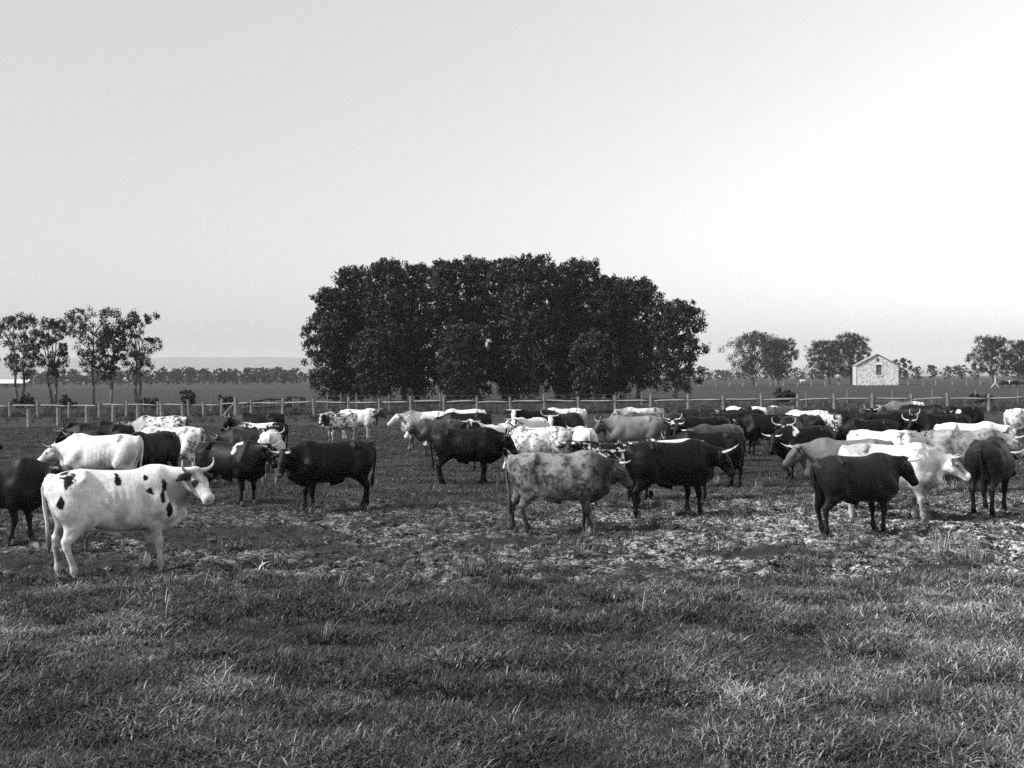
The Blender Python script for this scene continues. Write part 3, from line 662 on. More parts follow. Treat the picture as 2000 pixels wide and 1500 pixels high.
def ell(V, c, r):
    return np.sqrt(((V[:, 0] - c[0]) / r[0]) ** 2 + ((V[:, 2] - c[1]) / r[1]) ** 2)
def paint(V, coat, P0, XH, YH, ZH, seed, face, marks):
    rng = np.random.RandomState(seed); o = rng.rand(3) * 40
    n1 = fbm(V * 2.2 + o, 3); n2 = fbm(V * 6 + o, 3); n3 = fbm(V * 16 + o, 3); n4 = vnoise(V * 34 + o)
    rel = V - P0; hx = rel @ XH; hy = rel @ YH; hz = rel @ ZH
    head = sstep(-.05, .05, hx) * (np.abs(hy) < .42) * (np.linalg.norm(rel - .25 * XH, axis=1) < .50)
    muzz = head * sstep(.40, .46, hx + .03 * (n3 - .5))
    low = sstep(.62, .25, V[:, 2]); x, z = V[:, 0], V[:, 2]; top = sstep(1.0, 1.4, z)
    front = sstep(.42, .85, x + .12 * (n2 - .5))
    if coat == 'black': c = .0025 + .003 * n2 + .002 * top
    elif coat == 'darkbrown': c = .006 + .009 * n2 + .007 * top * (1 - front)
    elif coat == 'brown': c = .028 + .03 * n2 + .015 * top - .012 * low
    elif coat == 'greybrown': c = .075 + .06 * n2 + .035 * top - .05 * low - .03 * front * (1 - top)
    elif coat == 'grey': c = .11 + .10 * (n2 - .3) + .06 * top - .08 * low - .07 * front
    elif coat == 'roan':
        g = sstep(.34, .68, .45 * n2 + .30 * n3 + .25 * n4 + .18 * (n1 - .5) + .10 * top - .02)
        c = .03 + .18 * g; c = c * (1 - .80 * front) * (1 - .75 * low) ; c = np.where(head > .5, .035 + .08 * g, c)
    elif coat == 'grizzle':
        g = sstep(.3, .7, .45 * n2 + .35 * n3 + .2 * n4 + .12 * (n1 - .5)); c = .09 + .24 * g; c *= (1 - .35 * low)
    elif coat in ('white', 'speckled', 'flecked', 'hero'):
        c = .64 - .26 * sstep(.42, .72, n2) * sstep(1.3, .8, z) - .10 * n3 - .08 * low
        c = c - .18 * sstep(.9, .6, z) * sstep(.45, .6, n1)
        if coat == 'speckled':
            s = sstep(.50, .56, .6 * n3 + .4 * n2 + .22 * (n1 - .5)); c = c * (1 - s) + .05 * s
        if coat == 'flecked':
            s = sstep(.54, .60, .7 * n3 + .3 * n4 + .25 * (n1 - .5)); c = c * (1 - .8 * s) + .05 * s
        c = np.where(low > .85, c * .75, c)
    elif coat == 'pied':
        s = sstep(.48, .53, n1 + .25 * (n2 - .5)); c = (.68 - .12 * n3) * (1 - s) + .005 * s
    elif coat == 'blackspeck':
        s = sstep(.52, .60, .6 * n3 + .25 * n4 + .3 * (n1 - .5) + .10 * ((z < 1.25) & (x < .5))); c = .005 + .45 * s
    c = c * (1 - .75 * muzz) if coat not in ('black', 'hero') else c
    fw = head * sstep(.45, .35, hx)
    if face == 'blaze': s = head * (np.abs(hy + .02 * (n3 - .5)) < .042) * (hz > -.12) * (hx > .05) * (hx < .32); c = np.where(s > .5, .5, c)
    elif face == 'white': s = head * (np.abs(hy) < .085 + .04 * (n3 - .5)) * (hz > -.2); c = np.where(s > .5, .62 - .15 * n3, c)
    elif face == 'whitenose': s = head * (hx > .27 + .06 * (n3 - .5)); c = np.where(s > .5, .6, c)
    elif face == 'whitelow': s = head * ((hz < -.10) | (hx > .38)); c = np.where(s > .5, .68, np.where(head > .5, .22 + .1 * n2, c))
    elif face == 'whitenosetip': c = np.where(head * sstep(.44, .47, hx) > .5, .10, c)
    elif face == 'dark': c = np.where(head > .5, .02 + .03 * n2, c)
    elif face == 'mask': s = head * (np.abs(hy) > .055 + .05 * (n2 - .5)); c = np.where(s > .5, .02, c)
    elif face == 'patched': s = head * sstep(.5, .55, n3 * .5 + n2 * .5); c = np.where(s > .5, .03, c)
    elif face == 'pale': c = np.where(head > .5, .55 - .2 * n3, c)
    elif face == 'darkeye':
        s = head * (np.sqrt((hx - .19) ** 2 + (hz + .055) ** 2) < .05 + .03 * (n3 - .5)); g = head * sstep(.30, .16, hx)
        c = c * (1 - .55 * g) ; c = np.where(s > .5, .02, c)
    fz = np.cross(YH, (0, 0, 1.)); de = np.stack([rel @ fz + .04, np.maximum(np.abs(hy) - .30, 0) + np.maximum(.11 - np.abs(hy), 0), rel[:, 2] + .05 + .2 * np.abs(hy)], 1)
    ear = np.linalg.norm(de, axis=1) < .065
    if coat not in ('white', 'grizzle'): c = np.where(ear, np.minimum(c, .03), c)
    for (mx, mz, rx, rz_, val) in marks:
        e = ell(V, (mx, mz), (rx, rz_)) + (.9 * (n3 - .5) + .5 * (n2 - .5)) * (1.7 if coat == 'hero' else 1.9)
        s = sstep(1.15, .85, e) * (1 - head if mz < 2 else 1); c = c * (1 - s) + val * (.85 + .3 * n3) * s
    return np.clip(c, .0025, .7)

GROUP = 'mob of horned bullocks in the paddock'
NCOW = [0]
def bullock(label, px, top, head, coat, g=None, D=None, yaw=0, pz=1.34, pitch=48, horn='side', face=None, marks=(), legs=None, fat=None, steer=True, hornmat='horn', h=1.40, hs=1.0):
    """px = photo column of the body's middle, top = photo row of the back, head = compass of the body (0 right, 90 away, -90 to the camera)"""
    i = NCOW[0]; NCOW[0] += 1
    if D is None:
        if g is None: g = horizon(px) + (top - horizon(px)) / (1 - h / CAMH)
        D = depth_of(px, g)
    if top is not None: h = height_at(px, top, D)
    s = h / 1.40
    rng = np.random.RandomState(100 + i)
    if legs is None: legs = rng.uniform(-.13, .13, 4)
    if fat is None: fat = rng.uniform(.88, 1.06)
    vox = .012 if D < 16 else .0205 if D < 23 else .025 if D < 32 else .031 if D < 60 else .045
    V, Q, P0, f, YH, XH, ZH = cow_geometry(vox, yaw, pz / s, pitch, legs, fat, steer)
    root = empty('bullock', (wx(px, D), D, 0), math.radians(head), s)
    tag(root, label, 'bullock', GROUP)
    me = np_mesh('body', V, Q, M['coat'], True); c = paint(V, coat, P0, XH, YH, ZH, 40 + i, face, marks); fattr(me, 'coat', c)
    obj('body', me, root)
    ex = (.52 + .24 * rng.rand()) * hs
    if horn:
        hp = HORNS[horn]
        for sd in (1, -1):
            pts = []
            for (a, b, cz) in hp:
                q = P0 + f * a * ex + YH * sd * (b if b < .1 else .07 + (b - .07) * ex) + np.array([0, 0, 1.]) * (cz * ex)
                pts.append(tuple(q))
            n = len(pts); xs = np.arange(n); tt = np.linspace(0, n - 1, 11); P = np.stack([spline(xs, np.array(pts)[:, k], tt) for k in range(3)], 1)
            r0 = .032 if horn != 'short' else .026; rad = r0 * (1 - (tt / (n - 1)) ** 1.3 * .88)
            MB().tube([tuple(p) for p in P], rad, 8).build('horn', M[hornmat], root, True)
    sw = rng.uniform(-.04, .04); tl = rng.uniform(.30, .45)
    tp = [(-.86, 0, 1.315), (-.95, 0, 1.29), (-.995, sw * .3, 1.18), (-.985, sw * .6, .95), (-.95, sw, .72), (-.93, sw, tl + .2), (-.925, sw, tl + .1), (-.92, sw, tl)]
    tp = [(p[0] * LX, p[1], p[2]) for p in tp]; b = MB().tube(tp, [.03, .038, .030, .023, .019, .036, .036, .006], 8)
    me = b.mesh('tail', M['coat'], True); tz = np.concatenate(b.V)
    base = float(np.median(c[(V[:, 0] < -.68)])); tuft = .02 if coat not in ('white', 'hero', 'speckled', 'flecked') else .10
    fattr(me, 'coat', np.where(tz[:, 2] < tl + .25, min(tuft, max(base, .01)), base)); obj('tail', me, root)
    if D < 30:
        for sd in (1, -1):
            e = P0 + XH * .175 + YH * sd * .108 - ZH * .052
            b = MB(); ph = np.linspace(0, math.pi, 6); b.tube([tuple(e + YH * sd * q) for q in np.cos(ph) * .022], np.maximum(.022 * np.sin(ph), .001), 8); b.build('eye', M['eye'], root, True)
    if D < 23:
        for sd in (1, -1):
            e = P0 + XH * .482 + YH * sd * .040 - ZH * .078; q = XH * .35 + YH * sd * .8 + ZH * .3
            b = MB(); ph = np.linspace(0, math.pi, 6); b.tube([tuple(e + q * t) for t in np.cos(ph) * .02], np.maximum(.017 * np.sin(ph), .001), 7); b.build('nostril', M['eye'], root, True)
        for k, (bx, by) in enumerate(((.605, .18), (.605, -.18), (-.705, .172), (-.705, -.172))):
            x = (bx - .05) * LX + .05 + legs[k]
            MB().tube([(x - .015, by, .095), (x - .008, by, .07), (x, by, .03), (x + .006, by, .0)], [.045, .053, .059, .063], 10).build('hoof', M['hoof'], root, True)
    return root

B = bullock
W_, K_ = .6, .006
# -- left part of the mob
B('dark brown bullock of which only the nose shows, behind the black-brown one', -107, None, 0, 'darkbrown', D=28, pz=1.26, pitch=38, horn='side')
B('large black-brown bullock standing behind the rump of the spotted white bullock', -20, 895, 4, 'darkbrown', g=1062, pz=1.22, pitch=55, horn='flat', legs=(.08, -.10, .05, -.05))
B('big white bullock with scattered black spots and upcurved horns, standing broadside', 222, 914, 30, 'hero', g=1122, yaw=-66, pz=1.37, pitch=44, horn='up', hs=.82, face='darkeye', legs=(-.04, .05, -.02, .12), fat=1.03,
  marks=[(-.60, 1.285, .075, .10, K_), (-.70, 1.0, .036, .07, K_), (.0, 1.255, .038, .08, K_), (.36, 1.265, .037, .045, K_), (.39, 1.10, .045, .055, K_), (.585, 1.15, .045, .075, K_), (.55, 1.02, .028, .09, K_),
         (.63, .845, .037, .075, K_), (.765, .875, .027, .05, K_), (.90, 1.0, .045, .13, .012), (.86, 1.28, .02, .08, .02), (.97, 1.12, .03, .045, K_)])
B('white bullock with head stretched low, tail hanging, behind the spotted one', 200, 848, 180, 'white', D=24.2, pz=1.17, pitch=38, horn='side', marks=[(-.98, .9, .1, .35, .03)])
B('dark bullock with pale nose peering over the rump of the long white bullock', 298, 843, -112, 'darkbrown', D=26.4, pz=1.27, pitch=58, horn='flat', face='whitenose')
B('white bullock dappled with grey blotches and a dark tail end', 334, 833, 180, 'flecked', D=28.7, pz=1.0, pitch=60, horn='side', marks=[(-.95, 1.1, .12, .3, .06)])
B('white bullock with rows of small dark spots along its back', 316, 812, 180, 'speckled', D=36.3, pz=1.15, pitch=50, horn='side', marks=[(-.9, 1.2, .1, .2, .06), (.75, 1.1, .3, .5, .3)])
B('long black bullock with lowered head near the short fence posts', 198, 829, 180, 'black', D=29.8, pz=1.24, pitch=55, horn='side')
B('black bullock half hidden behind the long black one, pale horns showing', 165, 824, 0, 'black', D=33, pz=1.33, pitch=50, horn='flat')
B('black bullock facing forward with two short upright pale horns', 171, 843, -92, 'black', D=27.2, pz=1.33, pitch=60, horn='short')
B('black bullock with white patch on the withers and a curled horn', 447, 862, -22, 'black', g=985, yaw=-10, pz=1.24, pitch=55, horn='up', legs=(.02, -.06, -.05, .1), marks=[(.33, 1.36, .09, .06, W_), (.28, 1.26, .04, .10, W_), (-.30, .62, .14, .06, .4)])
B('glossy black bullock with its face turned to the viewer, standing broadside', 650, 861, 202, 'black', g=997, yaw=52, pz=1.20, pitch=58, horn='sweep', legs=(-.04, .06, .10, -.08), face='whitenosetip')
B('dark grey-brown bullock, tail to the black ones, behind a pale rump', 490, 838, 180, 'darkbrown', D=30.4, pz=1.0, pitch=55, horn='side')
B('pale cream bullock seen from behind among black bullocks', 529, 842, 99, 'grizzle', D=27.6, pz=1.2, pitch=50, horn='up', marks=[(-.2, 1.1, .9, .5, .5)])
B('black bullock with a broad white saddle, mostly hidden by dark backs', 510, 825, 180, 'black', D=33.4, pz=1.1, pitch=55, horn='side', marks=[(.0, 1.38, .42, .14, W_)])
B('tall black bullock near the fence with pale curved horns and pale muzzle', 506, 806, 180, 'black', D=39, pz=1.24, pitch=50, horn='up')
B('speckled bullock with black-sided white face, facing forward alone', 664, 805, 213, 'speckled', D=45.2, yaw=48, pz=1.17, pitch=62, horn='side', face='mask', hornmat='darkhorn')
B('white bullock with a dark brown neck and head by the fence', 699, 799, 0, 'white', D=47.6, pz=1.27, pitch=45, horn='side', face='dark', marks=[(1.05, 1.05, .32, .5, .04)], hornmat='darkhorn')
B('hornless cream bullock with an all-white face in front of the tree clump', 832, 803, 184, 'grizzle', D=40.2, yaw=10, pz=1.28, pitch=40, horn=None, face='pale', marks=[(-.3, 1.3, .5, .2, .6)])
B('white back of a bullock showing between dark ones before the tree clump', 907, 799, 196, 'white', D=42.6, pz=1.1, pitch=50, horn='side')
B('brown bullock with a white nose, lowering its head to the grass', 856, 818, 195, 'brown', g=890, yaw=8, pz=1.02, pitch=55, horn='short', face='whitenose', marks=[(.56, .50, .12, .10, .5)])
B('black bullock behind the white-nosed brown one', 911, 806, 180, 'black', D=38.6, pz=1.2, pitch=50, horn='side')
B('black and white pied bullock facing forward with straight white horns', 960, 827, 222, 'pied', D=30.8, yaw=46, pz=1.42, pitch=62, horn='flat', face='mask')
B('stout black bullock in profile with one pale hooked horn', 908, 836, 0, 'black', g=946, yaw=-14, pz=1.20, pitch=58, horn='up', legs=(-.02, -.1, .0, .10))
B('broad white bullock grained with grey flecks behind the stout black one', 1055, 833, 180, 'flecked', D=28.7, pz=1.05, pitch=55, horn='side', fat=1.08)
# -- middle
B('white rump of a bullock beside the grey-flecked one', 1140, 835, 98, 'white', D=30.6, pz=1.15, pitch=50, horn='side')
B('big roan bullock standing broadside in front of the mob', 1086, 882, 5, 'roan', g=1041, yaw=14, pz=1.17, pitch=50, horn='forward', legs=(.03, .02, -.10, .13), fat=1.04, marks=[(-.26, .68, .10, .08, .5)])
B('black bullock with white-flecked flank and patched white forehead', 1198, 863, 190, 'blackspeck', D=21.75, yaw=52, pz=1.33, pitch=60, horn='forward', face='patched')
B('white bullock with a dark-patched face looking out over the flecked back', 1036, 816, 235, 'white', D=33.4, yaw=32, pz=1.38, pitch=58, horn='flat', face='patched')
B('black bullock with a white face and spread horns by the fence', 1046, 800, 206, 'black', D=41.2, yaw=52, pz=1.42, pitch=58, horn='flat', face='white')
B('dark brown bullock with pale mottled face and thin upright horns', 1104, 806, 231, 'darkbrown', D=37.8, yaw=36, pz=1.32, pitch=56, horn='up', face='white')
B('white bullock with its rump to the fence posts, behind the dark brown one', 1104, 797, 180, 'flecked', D=43.8, pz=1.2, pitch=50, horn='side')
B('smooth grey bullock in profile with thin upright horns', 1239, 812, 183, 'grey', D=33.4, yaw=12, pz=1.27, pitch=52, horn='up', hornmat='darkhorn')
B('pale grey back of a bullock close under the fence rail', 1256, 796, 180, 'grizzle', D=43.2, pz=1.3, pitch=45, horn='flat', marks=[(.2, 1.36, .4, .12, .5)])
B('dark bullock close under the fence rail, head hidden by a pale back', 1292, 795, 180, 'darkbrown', D=46.6, pz=1.2, pitch=50, horn='side')
B('brown back of a bullock just behind the smooth grey one', 1265, 806, 180, 'brown', D=37.5, pz=1.2, pitch=50, horn='flat')
B('black bullock facing forward with a white streak by its horn', 1322, 808, 252, 'black', D=34.8, yaw=10, pz=1.30, pitch=58, horn='up', face='blaze')
B('tall black bullock in profile behind the black ones, face in shade', 1412, 806, 4, 'black', D=37.6, yaw=-20, pz=1.25, pitch=58, horn='short')
B('dark brown bullock between black ones, a pale horn lying over its neck', 1402, 829, 211, 'brown', D=29.2, yaw=0, pz=1.2, pitch=55, horn='flat')
B('black bullock with tail to the open grass and thin curved horns', 1385, 842, 180, 'black', D=25.7, pz=1.15, pitch=55, horn='up', hornmat='darkhorn', legs=(.0, .05, -.05, .08))
B('white-backed bullock with a black ring on its rump, behind the big black one', 1306, 857, 180, 'black', D=23.2, pz=1.1, pitch=55, horn='up', marks=[(-.25, 1.38, .55, .13, W_), (-.80, 1.27, .06, .06, K_)])
B('big black bullock broadside with a long pale upturned horn', 1305, 861, 18, 'black', g=1008, yaw=-36, pz=1.20, pitch=58, horn='sweep', legs=(-.02, .06, .06, -.10), fat=1.03)
# -- right
B('mottled black and white bullock by the fence, before the wide pasture', 1456, 794, 180, 'pied', D=44.2, pz=1.2, pitch=50, horn='side')
B('brown bullock with a pale spine by the fence', 1531, 793, 180, 'brown', D=47.8, pz=1.2, pitch=50, horn='side', marks=[(.3, 1.42, .5, .05, .5)])
B('plain white bullock behind the black-spotted one', 1577, 801, 180, 'white', D=41.6, pz=1.1, pitch=50, horn='side')
B('white bullock thickly spotted with black, dark hindquarters', 1603, 808, 180, 'speckled', D=38.4, pz=1.1, pitch=50, horn='side', marks=[(-.86, 1.0, .15, .5, .02)])
B('dark bullock with a white blaze and white horns facing forward', 1545, 813, 243, 'darkbrown', D=32.2, yaw=10, pz=1.22, pitch=60, horn='up', face='blaze')
B('black rump of a bullock in front of the black-spotted one', 1582, 811, 95, 'black', D=35.3, pz=1.1, pitch=50, horn='short')
B('black bullock with a white shoulder patch, head low and turned', 1573, 832, 199, 'black', g=935, yaw=32, pz=1.12, pitch=60, horn='side', legs=(.05, -.08, .0, .05), marks=[(.42, 1.33, .07, .12, W_), (.50, 1.24, .04, .08, W_)])
B('grey-brown bullock in profile with straight white horns', 1660, 857, 181, 'greybrown', D=21.25, yaw=6, pz=1.24, pitch=47, horn='forward', legs=(-.05, .05, .0, .0))
B('dark brown bullock with a white horn tip, the foremost of its huddle', 1668, 888, 20, 'darkbrown', g=1042, yaw=-14, pz=1.20, pitch=58, horn='forward', legs=(.05, -.02, .08, -.06), fat=1.05)
B('white bullock with a dusky grey neck and white lower face', 1734, 866, -19, 'white', D=19.85, yaw=4, pz=1.15, pitch=42, horn='forward', face='whitelow', legs=(-.05, .10, .0, .0), marks=[(.80, 1.12, .30, .26, .28), (-.55, 1.33, .25, .12, .30)])
B('dark bullock seen from behind at an angle, head low', 1932, 857, 56, 'darkbrown', g=1000, yaw=-30, pz=1.08, pitch=60, horn='sweep', legs=(.04, -.06, .05, -.04))
B('large grizzled grey bullock behind the dark one seen from behind', 1884, 838, 0, 'grizzle', D=24.4, pz=1.22, pitch=52, horn='side')
B('brown-grey bullock facing forward, a bushy pale forehead', 1790, 842, -84, 'greybrown', D=27.3, pz=1.24, pitch=62, horn='flat', hornmat='darkhorn')
B('clean white bullock with spread white horns facing forward', 1709, 840, -58, 'white', D=26.4, yaw=-22, pz=1.27, pitch=60, horn='flat', hornmat='horn')
B('white-backed bullock behind the grizzled grey one', 1888, 825, 0, 'white', D=28.4, yaw=-40, pz=1.25, pitch=55, horn='flat', face='patched')
B('black bullock in profile with wide white upcurved horns', 1719, 806, 0, 'black', D=36, yaw=-52, pz=1.32, pitch=55, horn='up')
B('black bullock hidden by another black back, only its horns standing up', 1687, 805, -90, 'black', D=40.4, pz=1.38, pitch=58, horn='up')
B('very big black bullock facing forward with lowered face', 1801, 790, -50, 'black', D=42, yaw=-38, pz=1.22, pitch=65, horn='short', fat=1.08)
B('grey bullock with a white hip behind the very big black one', 1768, 784, 180, 'greybrown', D=50, pz=1.2, pitch=50, horn='side', marks=[(-.6, 1.35, .35, .15, .55)])
B('black bullock with a white blotch on its shoulder near the last fence posts', 1880, 793, 180, 'black', D=44, pz=1.1, pitch=50, horn='side', marks=[(.28, 1.18, .10, .10, .6)])
B('white bullock sprinkled with fine grey flecks, standing apart by the fence', 2006, 797, 12, 'flecked', D=38.7, pz=1.2, pitch=50, horn='side')
B('white bullock with its face just reaching past the dark one', 2079, 828, 182, 'white', D=31.5, yaw=10, pz=1.12, pitch=48, horn='flat')
B('black bullock with one small pale horn, squeezed between black backs', 1378, 813, 205, 'black', D=33.2, yaw=20, pz=1.22, pitch=58, horn='side')
B('black bullock grazing in the row along the fence behind the tall black one', 1452, 800, 0, 'black', D=41, pz=.95, pitch=65, horn='short')
B('dark brown bullock behind the black one with wide white horns', 1766, 800, 0, 'darkbrown', D=38.9, pz=1.15, pitch=55, horn='flat')
B('dark bullock against the fence behind the black-spotted white one', 1640, 797, 180, 'darkbrown', D=45.5, pz=1.1, pitch=58, horn='side')
B('black bullock standing between the white back and the very big black one', 1842, 808, 180, 'black', D=34.5, yaw=30, pz=1.2, pitch=58, horn='up')
B('black bullock with lowered head behind the clean white one', 1700, 819, 180, 'black', D=32.3, pz=1.0, pitch=60, horn='side')
B('dark bullock against the fence posts beside the pale grey back', 1348, 797, 180, 'darkbrown', D=43.8, pz=1.1, pitch=58, horn='short')
B('black bullock in the gap beside the blazed dark one, head behind the tall black', 1500, 808, 180, 'black', D=35.8, pz=1.15, pitch=58, horn='short')
# -- far beyond the fence
FAR = 'cattle far out in the field beyond the fence'
for lab, px, D, hd, ct in (('tiny dark bullock grazing in the far field by the forked post', 1962, 224, 180, 'darkbrown'), ('tiny white-bodied bullock grazing in the far field', 1972, 229, 0, 'white'),
                           ('tiny dark bullock beside the white one in the far field', 1981, 224, 0, 'black'), ('tiny brown bullock in the far field, last of the row by the forked post', 1996, 226, 180, 'brown'),
                           ('tiny white bullock in the far field near the twin gum trees', 1567, 360, 0, 'white')):
    r = B(lab, px, None, hd, ct, D=D, pz=.9 if 'grazing' in lab else 1.3, pitch=60, horn=None); r['group'] = FAR

# ------------------------------------------------------------------ grass
def grass_material():
    m, t, b = mat_new('grass_blade')
    at = N(t, 'ShaderNodeAttribute', attribute_name='tone'); ti = N(t, 'ShaderNodeAttribute', attribute_name='dry', attribute_type='INSTANCER')
    f = math_node(t, 'ADD', math_node(t, 'MULTIPLY', at.outputs['Fac'], .55), math_node(t, 'MULTIPLY', ti.outputs['Fac'], .75))
    t.links.new(ramp(t, f, [(0, .010), (.3, .030), (.55, .085), (.8, .24), (1.0, .44)]), b.inputs['Base Color'])
    b.inputs['Roughness'].default_value = .6; b.inputs['Specular IOR Level'].default_value = .25
    return m
M['grass'] = grass_material()
def tuft(name, rng, nb, hgt, spread, width, lay):
    V = []; F = []; T = []; tone = []
    for _ in range(nb):
        a = rng.rand() * 6.283; rr = spread * math.sqrt(rng.rand()); x, y = rr * math.cos(a), rr * math.sin(a)
        d = rng.rand() * 6.283; L = hgt * rng.uniform(.45, 1.15); bend = L * lay * rng.uniform(.3, 1.4); w0 = width * rng.uniform(.6, 1.2)
        dx, dy = math.cos(d), math.sin(d); sx, sy = -dy * w0 / 2, dx * w0 / 2; k = len(V); tn = rng.rand() ** 1.8
        for q, wq in ((0, 1), (.45, .9), (.8, .6)):
            bx, by, bz = x + dx * bend * q * q, y + dy * bend * q * q, L * (q - .25 * lay * q * q) - .02
            V += [(bx - sx * wq, by - sy * wq, bz), (bx + sx * wq, by + sy * wq, bz)]
        V.append((x + dx * bend, y + dy * bend, L * (1 - .32 * lay) - .02)); tone += [tn * .8] * 4 + [tn * .9] * 2 + [tn]
        F += [[k, k + 1, k + 3, k + 2], [k + 2, k + 3, k + 5, k + 4]]; T.append([k + 4, k + 5, k + 6])
    me = np_mesh(name, np.array(V), [np.array(F), np.array(T)], M['grass']); fattr(me, 'tone', tone); return me
def gn_scatter(name, pts, scl, rot, dry, meshes, label, cat):
    pm = bpy.data.meshes.new(name); pm.vertices.add(len(pts)); pm.vertices.foreach_set('co', np.asarray(pts, np.float32).ravel())
    fattr(pm, 'scl', scl); fattr(pm, 'rot', rot); fattr(pm, 'dry', dry)
    a = pm.attributes.new('pick', 'INT', 'POINT'); a.data.foreach_set('value', np.random.RandomState(1).randint(0, len(meshes), len(pts)).astype(np.int32))
    pm.materials.append(M['grass']); o = obj(name, pm); tag(o, label, cat, kind='stuff')
    src = bpy.data.collections.new(name + '_source')
    for k, me in enumerate(meshes): src.objects.link(bpy.data.objects.new('%s_tuft_%d' % (name, k), me))
    ng = bpy.data.node_groups.new(name, 'GeometryNodeTree'); ng.interface.new_socket('Geometry', in_out='INPUT', socket_type='NodeSocketGeometry'); ng.interface.new_socket('Geometry', in_out='OUTPUT', socket_type='NodeSocketGeometry')
    n = ng.nodes; gi = n.new('NodeGroupInput'); go = n.new('NodeGroupOutput'); ip = n.new('GeometryNodeInstanceOnPoints'); ci = n.new('GeometryNodeCollectionInfo')
    ci.inputs['Collection'].default_value = src; ci.inputs['Separate Children'].default_value = True; ci.inputs['Reset Children'].default_value = True
    def na(nm, ty='FLOAT'): q = n.new('GeometryNodeInputNamedAttribute'); q.data_type = ty; q.inputs[0].default_value = nm; return q.outputs['Attribute']
    cx = n.new('ShaderNodeCombineXYZ'); L = ng.links
    L.new(gi.outputs[0], ip.inputs['Points']); L.new(ci.outputs[0], ip.inputs['Instance']); ip.inputs['Pick Instance'].default_value = True
    L.new(na('pick', 'INT'), ip.inputs['Instance Index']); L.new(na('rot'), cx.inputs[2]); L.new(cx.outputs[0], ip.inputs['Rotation']); L.new(na('scl'), ip.inputs['Scale']); L.new(ip.outputs[0], go.inputs[0])
    md = o.modifiers.new('scatter', 'NODES'); md.node_group = ng; return o
rng = np.random.RandomState(12)
def scatter(n, y0, y1, margin=1.15):
    """points spread evenly over the ground in view between two distances"""
    y = np.sqrt(rng.uniform(y0 * y0, y1 * y1, n)); x = rng.uniform(-1, 1, n) * (y * .4664 * margin + .6); return x, y
def make(name, n, y0, y1, prob, meshes, s0, s1, label, drybase):
    x, y = scatter(n, y0, y1); m = mud_mask(x, y); P = np.stack([x, y, x * 0], 1); cl = fbm(P * .55 + 11, 3); cf = fbm(P * 2.1 + 4, 2); keep = rng.rand(n) < prob(m, cl, cf, x, y)
    x, y, cl, cf, m = x[keep], y[keep], cl[keep], cf[keep], m[keep]; z = ground_height(x, y)
    s = rng.uniform(s0, s1, len(x)) * (.40 + 1.15 * sstep(.2, .8, cf))
    dry = np.clip(drybase(x, y, cl, m) + rng.normal(0, .20, len(x)), 0, 1)
    gn_scatter(name, np.stack([x, y, z], 1), s, rng.rand(len(x)) * 6.283, dry, meshes, label, 'grass'); print(name, len(x))
lush = [tuft('lush%d' % k, rng, 40, .088, .13, .0072, .8) for k in range(6)]
tall = [tuft('tall%d' % k, rng, 46, .34, .10, .008, .55) for k in range(4)]
short = [tuft('short%d' % k, rng, 44, .085, .2, .007, 1.0) for k in range(5)]
straw = [tuft('straw%d' % k, rng, 18, .07, .16, .011, 2.2) for k in range(4)]
rightlight_dry = lambda x, y, cl, m: .15 + .36 * sstep(1.2, 5.0, x - .15 * (y - 9)) + .12 * sstep(-2.5, -5, x) + .75 * (cl - .44) - .12 * sstep(2.2, .4, np.hypot((x - .4) / 1.6, (y - 11.6) / 1.0)) + .55 * (np.asarray(vnoise(np.stack([x * 2.6, y * 1.6, x * 0 + 8], 1))) - .5)  # dry patches, plus overexposed brightness on the right put into the blade tone
make('lawn_grass', 70000, 6.4, 15.5, lambda m, cl, cf, x, y: (1 - m) * (.55 + .6 * cf), lush, .55, 1.5, 'thick matted grass over the near paddock', rightlight_dry)
make('near_tussocks', 1000, 6.4, 14, lambda m, cl, cf, x, y: .15 + .7 * sstep(.5, .6, cf), tall, .28, .56, 'darker rank tussocks standing out of the near grass', lambda x, y, cl, m: .02 + .30 * rng.rand(len(x)) + .15 * sstep(1, 5, x))
weed = [tuft('weed%d' % k, rng, 14, .11, .05, .024, 1.3) for k in range(4)]
make('broad_weeds', 1500, 6.4, 16, lambda m, cl, cf, x, y: .1 + .8 * sstep(.48, .58, cl), weed, .6, 1.4, 'broad-leaved weeds low among the near grass', lambda x, y, cl, m: .05 + .15 * rng.rand(len(x)))
make('tussock_grass', 1500, 6.4, 27, lambda m, cl, cf, x, y: .05 + .5 * sstep(.52, .62, cl) * (.3 + .7 * m), tall, .45, 1.0, 'taller grass tussocks dotted over the trampled ground', lambda x, y, cl, m: .22 + .25 * sstep(1, 6, x))
make('trampled_straw', 9000, 12.5, 27, lambda m, cl, cf, x, y: m * (.2 + .8 * sstep(-1, 5, x)) * sstep(.35, .6, cl), straw, .6, 1.5, 'trodden pale straw lying on the mud', lambda x, y, cl, m: .40 + .42 * sstep(-1, 5, x))
make('mud_grass', 13000, 13, 27, lambda m, cl, cf, x, y: m * (.06 + .42 * sstep(.5, .62, cf)), short, .5, 1.2, 'sparse short grass on the trampled ground', lambda x, y, cl, m: .16 + .2 * sstep(0, 6, x))
make('field_grass', 60000, 18, 62, lambda m, cl, cf, x, y: (1 - m) * (.5 + .6 * cf), short, .8, 1.5, 'short grazed grass between the cattle', lambda x, y, cl, m: .06 + .3 * (cl - .4) + .08 * sstep(2, 12, x))
make('fence_grass', 34000, 66, 108, lambda m, cl, cf, x, y: .06 + .9 * (np.abs(y - 80.5) < 1.8), tall, .9, 1.7, 'rank dark grass along the fence', lambda x, y, cl, m: .0 * x)

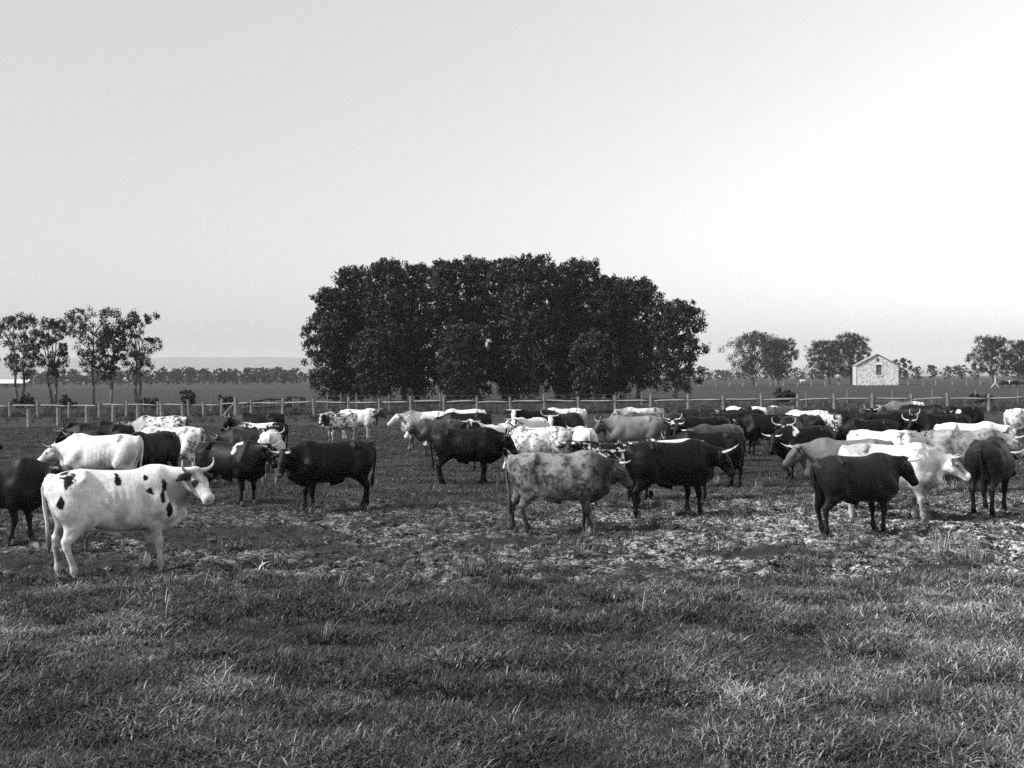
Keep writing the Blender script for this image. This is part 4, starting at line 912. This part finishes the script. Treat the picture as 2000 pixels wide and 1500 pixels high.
stalk = [tuft('stalk%d' % k, rng, 3, .30, .08, .006, .6) for k in range(4)]
make('seed_stalks', 170, 6.6, 14, lambda m, cl, cf, x, y: .6 + 0 * x, stalk, .7, 1.1, 'lone dry seed stalks standing out of the near grass', lambda x, y, cl, m: .42 + 0 * x)
def clod(k):
    a = [(math.sin(p) * math.cos(t), math.sin(p) * math.sin(t), math.cos(p)) for p in np.linspace(.25, 2.5, 5) for t in np.linspace(0, 2 * math.pi, 8)[:-1]]
    V = np.array(a) * (1 + .9 * (rng.rand(35, 1) - .5)) * np.array([1, .8, .5]); F = [[i * 7 + j, i * 7 + (j + 1) % 7, (i + 1) * 7 + (j + 1) % 7, (i + 1) * 7 + j] for i in range(4) for j in range(7)]
    V = np.r_[V, [[0, 0, .6]]]; T = [[35, (j + 1) % 7, j] for j in range(7)]
    me = np_mesh('clod', V * .05, [np.array(F)[:, ::-1], np.array(T)[:, ::-1]], M['clod'], False); return me
def clod_material():
    m, t, b = mat_new('clod'); ti = N(t, 'ShaderNodeAttribute', attribute_name='dry', attribute_type='INSTANCER'); n = noise_node(t, 30, 4, .7)
    t.links.new(math_node(t, 'MULTIPLY', ramp(t, ti.outputs['Fac'], [(0, .010), (.8, .025), (1, .14)]), ramp(t, n, [(.3, .7), (.7, 1.3)])), b.inputs['Base Color']); b.inputs['Roughness'].default_value = .95
    return m
M['clod'] = clod_material(); clods = [clod(k) for k in range(5)]
make('mud_clods', 14000, 12.8, 27, lambda m, cl, cf, x, y: m * (.3 + .7 * sstep(.4, .6, cf)), clods, .35, 1.1, 'kicked-up clods of mud lying over the trampled ground', lambda x, y, cl, m: .35 + .35 * rng.rand(len(x)) + .15 * sstep(0, 6, x))

# ------------------------------------------------------------------ haze
def haze():
    m = bpy.data.materials.new('haze'); m.use_nodes = True; t = m.node_tree; t.nodes.clear(); o = N(t, 'ShaderNodeOutputMaterial'); v = N(t, 'ShaderNodeVolumePrincipled')
    v.inputs['Color'].default_value = (.9, .9, .9, 1); v.inputs['Density'].default_value = HAZE; v.inputs['Anisotropy'].default_value = 0.0
    t.links.new(v.outputs[0], o.inputs['Volume'])
    b = MB(); b.box((0, 3500, 84), (13800, 10800, 174)); ob = b.build('haze', m); tag(ob, 'thin pale summer haze over the whole plain', 'haze', kind='stuff')
HAZE = 0.00012
haze()
